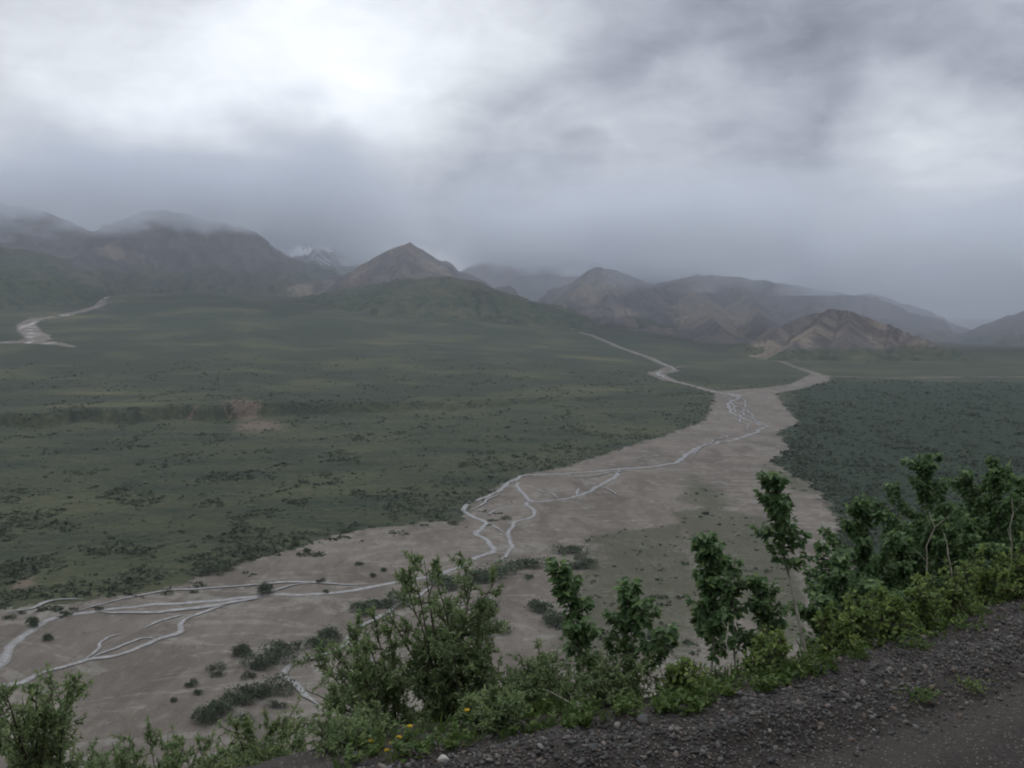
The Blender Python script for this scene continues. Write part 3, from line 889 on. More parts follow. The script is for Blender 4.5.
def rand_rot(r, tilt=0.5):
    a, b, c = r.uniform(0, 6.28), r.normal() * tilt, r.normal() * tilt
    ca, sa, cb, sb, cc, sc_ = math.cos(a), math.sin(a), math.cos(b), math.sin(b), math.cos(c), math.sin(c)
    A = np.array([[ca, -sa, 0], [sa, ca, 0], [0, 0, 1]])
    B = np.array([[cb, 0, sb], [0, 1, 0], [-sb, 0, cb]])
    Cm = np.array([[1, 0, 0], [0, cc, -sc_], [0, sc_, cc]])
    return A @ B @ Cm


GVv, GVf, GVt = [], [], []
nv = 0
for k in range(23000):
    s = rg.uniform(-2.2, 8.2)
    u = rg.rand()
    if u < 0.80:
        t = rg.normal(-0.18, 0.21)
        if t > 0.4 or t < -0.72: continue
        size = 0.007 + 0.011 * rg.rand() ** 2 + (0.020 * rg.rand() ** 2 if rg.rand() < 0.16 else 0)
    else:
        t = rg.uniform(-4.0, -0.5)
        size = 0.003 + 0.006 * rg.rand() ** 4
    big = size > 0.022
    V = (ROCKS2 if big else ROCKS1)[rg.randint(8)]
    p = road_xyz(np.array(s), np.array(t))
    v = (V * size) @ rand_rot(rg).T + p + np.array([0, 0, size * 0.18])
    GVv.append(v); GVf.append((IF2 if big else IF1) + nv); nv += len(v)
    GVt.append(np.full(len(v), rg.rand() ** 1.1 * (0.93 if rg.rand() < 0.98 else 1.0)))
gravel = mesh_obj('gravel', np.vstack(GVv), np.vstack(GVf), mat_stone, attrs=dict(tone=np.concatenate(GVt)), smooth=False)
tag(gravel, 'loose dark grey gravel along the road berm', 'gravel', None, 'stuff')


def edge_pos(px, t):
    a = (px - 512) / FPX
    off = 0.0
    for _ in range(8):
        Y = (t + off + EP @ EN) / (a * EN[0] + EN[1])
        X = a * Y
        s, tt_ = st_of(X, Y)
        off = float(crest_off(s))
    if t < 0.3:
        z = float(road_z(np.array(s), np.array(t)))
    else:
        z = float(H(np.array(X), np.array(Y)))
    return np.array([X, Y, z])


def stone(px, t, size, tone, label, seed):
    p = edge_pos(px, t)
    r = np.random.RandomState(seed)
    v = (rock_shape(IV2, seed) * size) @ rand_rot(r, 0.25).T
    o = mesh_obj('stone', v, IF2, mat_stone, attrs=dict(tone=np.full(len(v), tone)), smooth=False)
    o.location = p + np.array([0, 0, size * 0.25])
    tag(o, label, 'stone', 'larger stones on the berm')
    return o


stone(441, -0.04, 0.042, 0.985, 'pale grey stone on the lip of the berm beside the willow trunk', 1)
stone(439, -0.22, 0.040, 0.84, 'rusty brown stone on the berm just in front of the pale grey stone', 2)
stone(449, -0.36, 0.038, 0.95, 'whitish flat stone on the berm nearest the bottom of the picture', 3)
stone(648, 0.02, 0.055, 0.42, 'dark rounded stone on the berm edge below the broad leafy sapling', 4)
stone(621, -0.02, 0.035, 0.90, 'light grey stone on the berm edge left of the dark rounded stone', 5)

# ------------------------------------------------------------------ plant building
def leaf_mat(name, stops, trans=0.42, rough=0.6):
    m, t = new_mat(name)
    ramp = t.n('ShaderNodeValToRGB', {0: t.attr('tone')})
    cr = ramp.color_ramp
    cr.elements[0].color = (*stops[0][1], 1); cr.elements[0].position = stops[0][0]
    cr.elements[1].color = (*stops[-1][1], 1); cr.elements[1].position = stops[-1][0]
    for p, c in stops[1:-1]:
        e = cr.elements.new(p); e.color = (*c, 1)
    p = t.n('ShaderNodeBsdfPrincipled', {'Base Color': ramp.outputs[0], 'Roughness': rough, 'Specular IOR Level': 0.35})
    tr = t.n('ShaderNodeBsdfTranslucent', {'Color': ramp.outputs[0]})
    mx = t.n('ShaderNodeMixShader', {0: trans, 1: p, 2: tr})
    t.n('ShaderNodeOutputMaterial', {'Surface': mx})
    return m


M_POPLAR = leaf_mat('poplar_leaf', [(0.0, (0.055, 0.098, 0.045)), (0.5, (0.108, 0.180, 0.072)), (0.88, (0.19, 0.27, 0.10)), (1.0, (0.16, 0.18, 0.12))])
M_WILLOW = leaf_mat('willow_leaf', [(0.0, (0.105, 0.150, 0.070)), (0.5, (0.180, 0.245, 0.108)), (0.85, (0.26, 0.32, 0.14)), (1.0, (0.17, 0.19, 0.11))])
M_BRIGHT = leaf_mat('shrub_leaf', [(0.0, (0.085, 0.135, 0.040)), (0.5, (0.165, 0.240, 0.066)), (0.85, (0.27, 0.34, 0.10)), (1.0, (0.33, 0.34, 0.14))])
M_HERB = leaf_mat('herb_leaf', [(0.0, (0.045, 0.080, 0.022)), (0.5, (0.090, 0.145, 0.036)), (0.88, (0.15, 0.19, 0.055)), (1.0, (0.20, 0.17, 0.09))])
M_FAR = leaf_mat('bush_foliage', [(0.0, (0.032, 0.050, 0.026)), (0.6, (0.056, 0.078, 0.038)), (1.0, (0.090, 0.112, 0.054))], 0.15, 0.8)
M_SCRUB = leaf_mat('scrub_foliage', [(0.0, (0.024, 0.038, 0.020)), (0.6, (0.043, 0.058, 0.030)), (1.0, (0.070, 0.082, 0.042))], 0.1, 0.9)
M_YELLOW = leaf_mat('yellow_petal', [(0.0, (0.62, 0.42, 0.02)), (1.0, (0.75, 0.55, 0.04))], 0.3)


def bark_mat(name, c0, c1, scale=30):
    m, t = new_mat(name)
    pos = t.n('ShaderNodeTexCoord').outputs['Object']
    n = t.noise(t.vm('MULTIPLY', pos, (1, 1, 0.3)), scale, 4, 0.6)
    n2 = t.noise(pos, 9, 3, 0.6)
    c = t.mix(t.step(n, 0.35, 0.65), c0, c1)
    c = t.mix(t.m('MULTIPLY', t.step(n2, 0.5, 0.7), 0.4), c, tuple(x * 0.5 for x in c0))
    finish(t, c, 0.85, n, 0.004, 0.6, 0.2)
    return m


M_BARK = bark_mat('poplar_bark', (0.20, 0.185, 0.15), (0.36, 0.33, 0.275))
M_WBARK = bark_mat('willow_bark', (0.050, 0.042, 0.034), (0.105, 0.09, 0.072))


class Plant:
    def __init__(s, seed):
        s.r = np.random.RandomState(seed)
        s.V, s.F, s.n = [], [], 0
        s.L = []                                # leaves: pos, dir, up, len, wid, tone

    def tube(s, P, rad, sides=6):
        P = np.asarray(P, float); k = len(P)
        T = np.gradient(P, axis=0); T /= np.linalg.norm(T, axis=1)[:, None] + 1e-9
        ref = np.array([0.31, 0.95, 0.05])
        A = np.cross(T, ref); A /= np.linalg.norm(A, axis=1)[:, None] + 1e-9
        B = np.cross(T, A)
        th = np.linspace(0, 2 * np.pi, sides, endpoint=False)
        ring = P[:, None, :] + np.asarray(rad)[:, None, None] * (np.cos(th)[None, :, None] * A[:, None, :] + np.sin(th)[None, :, None] * B[:, None, :])
        s.V.append(ring.reshape(-1, 3))
        i = np.arange(k - 1)[:, None] * sides; j = np.arange(sides)[None, :]
        a = i + j; b = i + (j + 1) % sides
        s.F.append(np.stack([a, b, b + sides, a + sides], -1).reshape(-1, 4) + s.n)
        s.n += k * sides

    def path(s, p, d, L, n=6, wander=0.15, up=0.0):
        p = np.array(p, float); d = np.array(d, float); d /= np.linalg.norm(d)
        out = [p.copy()]
        for i in range(n):
            d = d + s.r.normal(size=3) * wander / math.sqrt(n) + np.array([0, 0, up / n])
            d /= np.linalg.norm(d)
            p = p + d * L / n
            out.append(p.copy())
        return np.array(out)

    def leaf(s, p, d, ln, wd, droop=0.4, tone=None):
        d = np.array(d, float) + s.r.normal(size=3) * 0.35 - np.array([0, 0, droop])
        d /= np.linalg.norm(d) + 1e-9
        up = np.array([0, 0, 1.0]) + s.r.normal(size=3) * 0.45
        s.L.append((p, d, up, ln * s.r.uniform(0.65, 1.15), wd * s.r.uniform(0.8, 1.15), s.r.beta(2, 2.6) if tone is None else tone))

    def build_wood(s, name, mat, parent, origin, label=None):
        o = mesh_obj(name, np.vstack(s.V) - origin, np.vstack(s.F), mat, parent)
        if label: o['label'] = label
        return o

    def build_leaves(s, name, mat, parent, origin, broad=True, label=None):
        v, f, t = leaf_arrays(s.L, broad)
        o = mesh_obj(name, v - origin, f, mat, parent, dict(tone=t), smooth=False)
        if label: o['label'] = label
        return o


def leaf_arrays(L, broad=True):
    P = np.array([l[0] for l in L]); D = np.array([l[1] for l in L]); U = np.array([l[2] for l in L])
    ln = np.array([l[3] for l in L])[:, None]; wd = np.array([l[4] for l in L])[:, None]; tn = np.array([l[5] for l in L])
    Sd = np.cross(D, U); Sd /= np.linalg.norm(Sd, axis=1)[:, None] + 1e-9
    Nn = np.cross(Sd, D)
    x1, w1, x2, w2 = (0.24, 0.46, 0.62, 0.36) if broad else (0.28, 0.42, 0.65, 0.40)
    fold = 0.22
    v = np.stack([P,
                  P + D * ln * x1 + Sd * wd * w1 + Nn * wd * fold,
                  P + D * ln * x2 + Sd * wd * w2 + Nn * wd * fold * 0.7 - Nn * ln * 0.04,
                  P + D * ln - Nn * ln * 0.14,
                  P + D * ln * x2 - Sd * wd * w2 + Nn * wd * fold * 0.7 - Nn * ln * 0.04,
                  P + D * ln * x1 - Sd * wd * w1 + Nn * wd * fold], 1).reshape(-1, 3)
    b = np.arange(len(L)) * 6
    f = np.concatenate([np.stack([b, b + 1, b + 2, b + 3], 1), np.stack([b, b + 3, b + 4, b + 5], 1)])
    return v, f, np.repeat(tn, 6)


def at_depth(px, py, Y):
    d = ray(px, py)
    return np.array([0, 0, EYE]) + d * (Y / d[1])


def poplar(label, px, t, tpx, tpy, width, start, nleaf, seed, trunk_r=0.011, ybend=0.0, bark_label=None, cone=0.75):
    pl = Plant(seed); r = pl.r
    base = edge_pos(px, t) - np.array([0, 0, 0.05])
    top = at_depth(tpx, tpy, base[1] + ybend)
    ht = np.linalg.norm(top - base)
    n = 14
    u = np.linspace(0, 1, n)[:, None]
    mid = np.array([r.normal() * 0.03 * ht, r.normal() * 0.03 * ht, 0])
    P = base * (1 - u) + top * u + mid * np.sin(u * np.pi) + np.cumsum(r.normal(size=(n, 3)) * 0.006 * ht, axis=0) * (u * (1 - u) * 2)
    axis = (top - base) / ht
    pl.tube(P, np.interp(u[:, 0], [0, 1], [trunk_r, 0.0022]), 8)
    spots = []
    nb = max(8, int(10 * ht))
    for k in range(nb):
        f = start + (0.97 - start) * (k + r.rand() * 0.8) / nb
        i = f * (n - 1); i0 = min(int(i), n - 2)
        p = P[i0] + (P[i0 + 1] - P[i0]) * (i - i0)
        ang = k * 2.4 + r.normal() * 0.4
        g = (f - start) / (1 - start)
        prof = (0.35 + 0.65 * math.sin(min(1.0, g * 1.6 + 0.25) * math.pi * 0.5)) * (1 - g) ** cone + 0.08
        ln = width * 0.5 * prof * r.uniform(0.6, 1.25)
        d = np.array([math.cos(ang), math.sin(ang), r.uniform(0.5, 1.1)])
        B = pl.path(p, d, ln * (1.3 if width < 0.8 else 1.5), 5, 0.35, 0.3)
        pl.tube(B, np.linspace(0.0045, 0.0014, len(B)) * min(1.3, max(0.6, ln / 0.2)), 5)
        spots.append((B, ln))
    spots.append((P[int(n * (0.4 + 0.5 * start)):], width * 0.6))
    wts = np.array([x[1] for x in spots]) + 0.03
    wts /= wts.sum()
    for k in range(int(nleaf * (1.9 if width < 0.8 else 2.6))):
        B, ln = spots[r.choice(len(spots), p=wts)]
        f = r.rand() ** 0.7 * (len(B) - 1)
        i0 = min(int(f), len(B) - 2)
        p = B[i0] + (B[i0 + 1] - B[i0]) * (f - i0)
        ang = r.uniform(0, 6.28)
        d = np.array([math.cos(ang), math.sin(ang), r.uniform(-0.2, 0.7)])
        q = p + d * r.uniform(0.012, 0.045)
        pl.leaf(q, d, 0.062, 0.047, 0.45, 0.97 if r.rand() < 0.012 else None)
    root = empty('poplar_sapling', base)
    tag(root, label, 'tree', 'poplar saplings below the road edge')
    pl.build_wood('trunk', M_BARK, root, base, bark_label)
    pl.build_leaves('crown', M_POPLAR, root, base)
    return root


poplar('slender poplar sapling with a narrow leafy column, left of the broad leafy sapling', 589, 0.95, 556, 560, 0.40, 0.30, 420, 1)
poplar('short broad leafy poplar sapling with drooping side twigs above the dark rounded stone', 645, 0.9, 629, 586, 0.72, 0.30, 430, 2)
poplar('dense bushy poplar sapling with several thin stems, left of the leaning pale trunk', 713, 1.05, 704, 536, 0.66, 0.22, 760, 3)
poplar('thin sparse poplar sapling close beside the dense bushy sapling', 742, 1.3, 735, 560, 0.45, 0.25, 240, 4)
poplar('low poplar sapling between the dense bushy sapling and the leaning pale trunk', 770, 1.15, 757, 576, 0.50, 0.25, 330, 5)
poplar('leaning poplar sapling with a bare pale trunk and leaves only near its top', 817, 0.45, 768, 474, 0.50, 0.50, 430, 6, 0.0155, 0.1, 'bare pale grey trunk', 0.6)
poplar('small leafy poplar sapling right behind the leaning pale trunk', 822, 1.7, 822, 545, 0.62, 0.10, 520, 7)
poplar('broad dark poplar sapling, first of the thicket right of the leaning trunk', 868, 1.9, 862, 503, 1.45, 0.06, 1350, 8, 0.014)
poplar('dark poplar sapling half hidden in the dip of the thicket', 898, 2.7, 893, 520, 1.35, 0.05, 1100, 9, 0.013)
poplar('tall pointed poplar sapling with the highest tip in the middle of the thicket', 930, 1.8, 921, 455, 1.15, 0.10, 1350, 10, 0.016)
poplar('leafy poplar sapling just right of the tallest pointed sapling', 968, 2.4, 965, 469, 1.20, 0.06, 1350, 11, 0.015)
poplar('pointed poplar sapling with a thin bare tip near the right edge', 1008, 2.0, 994, 457, 1.00, 0.12, 1100, 12, 0.015)
poplar('dense poplar sapling cut by the right edge of the picture', 1034, 2.2, 1024, 478, 1.25, 0.08, 1200, 13, 0.015)
poplar('low dark poplar sapling filling the gap behind the tallest pointed sapling', 948, 3.3, 944, 505, 1.45, 0.04, 1200, 14)
poplar('low dark poplar sapling filling the gap left of the bare tip sapling', 990, 3.2, 982, 498, 1.40, 0.04, 1200, 15)
poplar('short leafy poplar sapling at the foot of the first broad thicket sapling', 846, 1.3, 840, 556, 0.80, 0.06, 700, 16)
poplar('short leafy poplar sapling in front of the dip in the thicket', 905, 1.5, 902, 540, 0.95, 0.05, 800, 17)
poplar('short leafy poplar sapling between the tallest pointed sapling and its right neighbour', 950, 1.4, 950, 528, 0.95, 0.05, 800, 18)
poplar('rearmost low poplar sapling at the right edge of the thicket', 1016, 3.4, 1010, 506, 1.4, 0.04, 1100, 19)

def bare_stem(label, p0, p1, rad, seed):
    pl = Plant(seed)
    a = edge_pos(*p0) - np.array([0, 0, 0.04])
    b = at_depth(p1[0], p1[1], a[1] + p1[2])
    P = np.array([a * (1 - u) + b * u for u in np.linspace(0, 1, 8)])
    L = np.linalg.norm(b - a)
    P[1:-1] += pl.r.normal(size=(6, 3)) * 0.02 * L
    pl.tube(P, np.linspace(rad, rad * 0.45, 8), 6)
    d0 = (b - a) / L
    for k in (4, 6):
        B = pl.path(P[k], d0 + pl.r.normal(size=3) * 0.6, L * 0.18, 4, 0.2)
        pl.tube(B, np.linspace(rad * 0.4, rad * 0.15, len(B)), 5)
    o = pl.build_wood('bare_stem', M_BARK, None, a)
    o.location = a
    tag(o, label, 'dead stem', 'bare pale stems among the saplings')


bare_stem('bare pale stem leaning left out of the thicket toward the tallest sapling', (972, 0.55), (944, 533, 0.3), 0.009, 31)
bare_stem('thin bare stem lying low across the grass left of the slender sapling', (590, 0.45), (546, 690, 0.3), 0.006, 32)
bare_stem('bare twiggy stem arching left above the berm beside the short broad sapling', (715, 0.35), (655, 632, 0.5), 0.007, 33)


bare_stem('straight thin pale stem standing in front of the tallest pointed sapling', (934, 0.8), (929, 512, 0.2), 0.008, 34)
bare_stem('thin pale stem standing near the right edge in front of the bare tip sapling', (1019, 0.7), (1012, 498, 0.2), 0.008, 35)
bare_stem('crooked pale stem at the foot of the dense bushy sapling', (734, 0.4), (728, 622, 0.2), 0.006, 36)


def willow(label, px, t, tips, nleaf, seed, group='willow shrubs on the slope below the road', leaf=(0.044, 0.0145), mat=None, depth_spread=0.35, stem_r=0.013, name='willow_shrub', bright=0.0, twig=0.30):
    pl = Plant(seed); r = pl.r
    base = edge_pos(px, t) - np.array([0, 0, 0.06])
    twigs = []
    for k, (tx, ty) in enumerate(tips):
        top = at_depth(tx, ty, base[1] + r.normal() * depth_spread)
        b0 = base + np.array([r.normal() * 0.06, r.normal() * 0.06, 0])
        L = np.linalg.norm(top - b0)
        n = 12
        u = np.linspace(0, 1, n)[:, None]
        bow = np.array([(top[0] - b0[0]) * -0.22, (top[1] - b0[1]) * -0.22, 0.0])
        P = b0 * (1 - u) + top * u + bow * np.sin(u * np.pi) + np.cumsum(r.normal(size=(n, 3)) * 0.012 * L, axis=0) * (u * (1 - u) * 2)
        pl.tube(P, np.linspace(stem_r * (0.7 + 0.5 * r.rand()), 0.0022, n), 6)
        twigs.append((P[5:], 0.6))
        for q in range(11):
            f = r.uniform(0.30, 0.98) * (n - 1)
            i0 = min(int(f), n - 2)
            p = P[i0] + (P[i0 + 1] - P[i0]) * (f - i0)
            ax = P[i0 + 1] - P[i0]; ax /= np.linalg.norm(ax)
            d = ax * 0.8 + r.normal(size=3) * 0.65 + np.array([0, 0, 0.25])
            bl = twig * r.uniform(0.5, 1.2) * (1.15 - 0.6 * f / n)
            B = pl.path(p, d, bl, 5, 0.4, 0.25)
            pl.tube(B, np.linspace(0.0042, 0.0014, len(B)), 5)
            twigs.append((B, 1.0))
            for z in range(4):
                g = r.randint(1, len(B) - 1)
                d2 = (B[g + 1] - B[g]) / np.linalg.norm(B[g + 1] - B[g]) + r.normal(size=3) * 0.6
                B2 = pl.path(B[g], d2, bl * 0.55, 4, 0.4, 0.2)
                pl.tube(B2, np.linspace(0.002, 0.001, len(B2)), 4)
                twigs.append((B2, 0.9))
    wts = np.array([x[1] for x in twigs]); wts /= wts.sum()
    ch = r.choice(len(twigs), size=int(nleaf * (2.1 if mat is None else 1.3)), p=wts)
    shade = r.rand(len(twigs))
    for k in ch:
        B = twigs[k][0]
        f = r.rand() ** 0.8 * (len(B) - 1)
        i0 = min(int(f), len(B) - 2)
        p = B[i0] + (B[i0 + 1] - B[i0]) * (f - i0)
        d = (B[i0 + 1] - B[i0]); d = d / np.linalg.norm(d) + r.normal(size=3) * 0.8
        pl.leaf(p, d, leaf[0], leaf[1], 0.05, float(np.clip(0.45 * shade[k] + 0.5 * r.beta(2, 2.5) + bright, 0, 1)))
    root = empty(name, base)
    tag(root, label, 'shrub', group)
    pl.build_wood('stems', M_WBARK, root, base)
    pl.build_leaves('foliage', mat or M_WILLOW, root, base, leaf[1] / leaf[0] > 0.5)
    return root


willow('large airy willow with a dark trunk, tallest shrub in the middle of the slope', 441, 1.5,
       [(412, 566), (424, 560), (436, 572), (404, 580), (462, 578), (476, 572), (494, 584), (500, 600), (450, 605), (388, 612), (478, 622), (430, 628), (486, 655), (410, 640)], 5600, 41, stem_r=0.016)
willow('dense lower willow leaning left of the large airy willow', 395, 1.9,
       [(312, 655), (325, 640), (340, 652), (352, 628), (368, 640), (372, 612), (390, 634), (330, 682), (305, 690), (360, 670), (400, 660), (345, 700), (312, 720)], 5200, 42, bright=0.05)
willow('dense willow in front of the dark trunk, foot of the large airy willow', 470, 1.35,
       [(440, 668), (455, 655), (470, 648), (486, 668), (498, 672), (505, 690), (430, 690), (460, 690), (492, 700)], 3000, 43)
willow('feathery willow in the bottom left corner of the picture', 18, 1.9,
       [(68, 684), (78, 690), (52, 692), (36, 690), (22, 698), (6, 694), (-12, 690), (62, 716), (40, 722), (14, 724), (60, 745), (-20, 720), (30, 752), (0, 745)], 4200, 44, bright=0.06)
willow('low grey green willow between the corner willow and the yellowish willow', 148, 3.8,
       [(96, 752), (112, 742), (132, 738), (150, 742), (168, 734), (186, 738), (202, 744), (120, 760), (175, 758), (150, 764), (84, 762), (200, 762)], 5200, 45)
willow('yellowish willow left of the dense lower willow at the bottom edge', 258, 2.9,
       [(222, 742), (236, 730), (252, 724), (270, 726), (284, 722), (298, 728), (210, 752), (246, 748), (276, 752), (304, 745), (228, 764), (290, 762)], 4600, 46, bright=0.16)
willow('grey green willow right of the large airy willow behind the berm', 545, 1.2,
       [(512, 690), (524, 672), (540, 664), (556, 668), (572, 678), (520, 706), (552, 694), (584, 690), (505, 700)], 2600, 47)
willow('low feathery willow between the slender sapling and the short broad sapling', 612, 1.0,
       [(588, 680), (600, 668), (614, 660), (628, 666), (640, 676), (604, 690), (630, 690)], 1700, 48, bright=0.05)
willow('small dark shrub at the very bottom left of the yellow flowers', 350, 0.95,
       [(318, 748), (332, 738), (348, 734), (364, 740), (378, 736), (388, 746), (340, 752), (370, 752)], 1900, 49)

willow('low soft willow at the bottom edge just right of the corner willow', 104, 4.6,
       [(70, 758), (86, 752), (102, 750), (118, 754), (134, 750), (92, 764), (122, 764), (78, 748)], 3000, 50, bright=0.05)
willow('low soft willow at the bottom edge left of the yellowish willow', 205, 3.6,
       [(168, 752), (182, 746), (198, 742), (214, 748), (230, 744), (176, 762), (206, 760), (236, 758)], 3000, 51, bright=0.08)
willow('small low willow on the berm lip right of the dark trunk', 492, 0.35,
       [(466, 708), (478, 700), (492, 696), (506, 700), (518, 704), (484, 712), (504, 712)], 1300, 52, bright=0.05, twig=0.14, depth_spread=0.12, stem_r=0.006)

SHRUBS = [(690, 0.55, 34, 24, 'first low bright shrub on the berm edge, below the dense bushy sapling'),
          (768, 0.50, 34, 30, 'low bright shrub on the berm edge left of the leaning pale trunk'),
          (838, 0.42, 36, 36, 'bright green leafy shrub at the foot of the leaning pale trunk'),
          (866, 0.50, 40, 48, 'bright yellowish shrub on the berm edge below the first broad thicket sapling'),
          (898, 0.45, 40, 42, 'bright leafy shrub on the berm edge with reddish stems showing'),
          (930, 0.50, 44, 48, 'bright leafy shrub below the tallest pointed sapling'),
          (962, 0.45, 42, 44, 'bright leafy shrub at the foot of the bare pale leaning stem'),
          (996, 0.50, 44, 44, 'bright yellow green shrub below the bare tip sapling near the right edge'),
          (1026, 0.45, 44, 46, 'bright shrub cut by the right edge where the berm leaves the picture')]
for k, (px, t, wpx, hpx, lab) in enumerate(SHRUBS):
    rr_ = np.random.RandomState(60 + k)
    b = edge_pos(px, t)
    row = 384 - FPX * ((b - np.array([0, 0, EYE])) @ UP) / ((b - np.array([0, 0, EYE])) @ FWD)
    tips = [(px + rr_.uniform(-0.5, 0.5) * wpx, row - hpx * 1.4 * rr_.uniform(0.5, 1.0)) for _ in range(9)] + [(px + d * wpx * 0.62, row - hpx * rr_.uniform(0.15, 0.5)) for d in (-1, -0.6, 0.6, 1)]
    willow(lab, px, t, tips, 800, 70 + k, 'bright leafy shrubs along the berm edge', (0.042, 0.028), M_BRIGHT, 0.12, 0.005, 'leafy_shrub', 0.05, 0.11)

# low plants along the verge
pl = Plant(90)
r = pl.r
for k in range(1500):
    px = r.uniform(330, 1040)
    t = 0.05 + abs(r.normal()) * 0.28
    if px > 820 and r.rand() < 0.5: continue
    if px < 520 and r.rand() < 0.6: continue
    if fbm(np.array(px / 35.0), np.array(t * 2), 3, 91) < -0.12: continue
    b = edge_pos(px, t)
    hh = r.uniform(0.03, 0.11) * (1.3 if t > 0.4 else 0.8)
    kind = r.rand()
    top = b + np.array([r.normal() * 0.03, r.normal() * 0.03, hh])
    if kind < 0.45:                            # grass tuft
        for q in range(7):
            d = np.array([r.normal() * 0.35, r.normal() * 0.35, 1.0])
            pl.leaf(b + np.array([r.normal() * 0.015, r.normal() * 0.015, 0]), d, hh * 1.2, 0.007, -0.2)
    else:
        for q in range(9):
            f = (q + 0.5) / 9
            p = b * (1 - f) + top * f
            a = q * 2.4 + r.rand()
            pl.leaf(p, (math.cos(a), math.sin(a), 0.5), 0.045, 0.024, 0.1)
v, f, tn = leaf_arrays(pl.L, True)
o = mesh_obj('verge_grass', v, f, M_HERB, attrs=dict(tone=tn), smooth=False)
tag(o, 'short green grass and herbs along the lip of the berm', 'grass', None, 'stuff')


def weed(label, px, t, n, size, seed, tone=None):
    p_ = Plant(seed); r_ = p_.r
    b = edge_pos(px, t)
    for k in range(n):
        a = r_.uniform(0, 6.28); d = np.array([math.cos(a), math.sin(a), r_.uniform(0.2, 1.2)])
        q = b + np.array([r_.normal() * size * 0.5, r_.normal() * size * 0.4, r_.rand() * size * 0.5])
        p_.leaf(q, d, 0.035, 0.016, 0.1, tone)
    v_, f_, t_ = leaf_arrays(p_.L, True)
    o_ = empty('weed', b)
    mesh_obj('leaves', v_ - b, f_, M_HERB, o_, dict(tone=t_), smooth=False)
    tag(o_, label, 'weed', 'weeds growing in the gravel')


weed('green weed clump growing on the berm below the bright shrubs', 932, -0.38, 130, 0.13, 101)
weed('brownish weed clump on the berm further right than the green clump', 984, -0.42, 80, 0.11, 102, 0.75)
weed('tiny weed on the smooth road surface', 929, -1.35, 22, 0.04, 103)

# yellow flowers beside the berm
for k, (px, t, heads, lab) in enumerate([
        (404, 0.35, [(410, 727), (399, 738), (411, 746), (401, 750), (392, 744), (387, 751)], 'yellow wildflower clump with several open heads at the foot of the large willow'),
        (376, 0.45, [(371, 742), (380, 752)], 'small yellow wildflower with two heads left of the larger flower clump'),
        (468, 0.30, [(467, 711)], 'single tall yellow wildflower right of the dark willow trunk')]):
    p_ = Plant(110 + k)
    base = edge_pos(px, t)
    root = empty('yellow_wildflower', base)
    tag(root, lab, 'flower', 'yellow wildflowers beside the berm')
    st_ = Plant(120 + k)
    for (hx, hy) in heads:
        top = at_depth(hx, hy, base[1] + p_.r.normal() * 0.04)
        P = np.array([base * (1 - u) + top * u + np.array([0.01 * math.sin(u * 3), 0, 0]) for u in np.linspace(0, 1, 6)])
        st_.tube(P, np.linspace(0.0022, 0.0014, 6), 5)
        for q in range(6):
            a = q * 2.4
            f_ = p_.r.uniform(0.05, 0.75)
            st_.leaf(base * (1 - f_) + top * f_, (math.cos(a), math.sin(a), 0.6), 0.05, 0.016, 0.1)
        hd = Plant(130)
        hd.r = p_.r
        for q in range(16):
            a = q * 2 * math.pi / 8 + (q // 8) * 0.4
            hd.L.append((top, np.array([math.cos(a), math.sin(a) - 0.3, 0.45 + 0.4 * (q // 8)]), np.array([0, 0, 1.0]), 0.018, 0.010, p_.r.rand()))
        hd.build_leaves('flower_head', M_YELLOW, root, base)
    st_.build_wood('stem', M_HERB, root, base)
    st_.build_leaves('leaves', M_HERB, root, base, False)

# ------------------------------------------------------------------ bushes on the river flats
def bush_mesh(seed, n=750, lobes=5, high=0.42):
    r = np.random.RandomState(seed)
    c = np.column_stack([r.normal(0, 0.24, lobes), r.normal(0, 0.17, lobes), r.uniform(0.08, 0.2, lobes)])
    rad = r.uniform(0.14, 0.30, lobes)
    L = []
    for k in range(n):
        i = r.randint(lobes)
        d = r.normal(size=3); d /= np.linalg.norm(d); d[2] = abs(d[2]) * 1.0 - 0.15
        p = c[i] + d * rad[i] * (r.uniform(0.55, 1.08) if r.rand() < 0.82 else r.uniform(1.0, 1.55)) * np.array([1, 1, high / 0.34])
        p[2] = max(p[2], 0.01)
        L.append((p, d + r.normal(size=3) * 0.6, r.normal(size=3) + np.array([0, 0, 0.8]), 0.075 * r.uniform(0.5, 1.4), 0.055, r.rand()))
    for l in L:
        pass
    L = [(p, d / np.linalg.norm(d), u, a, b, t) for p, d, u, a, b, t in L]
    return leaf_arrays(L, True)


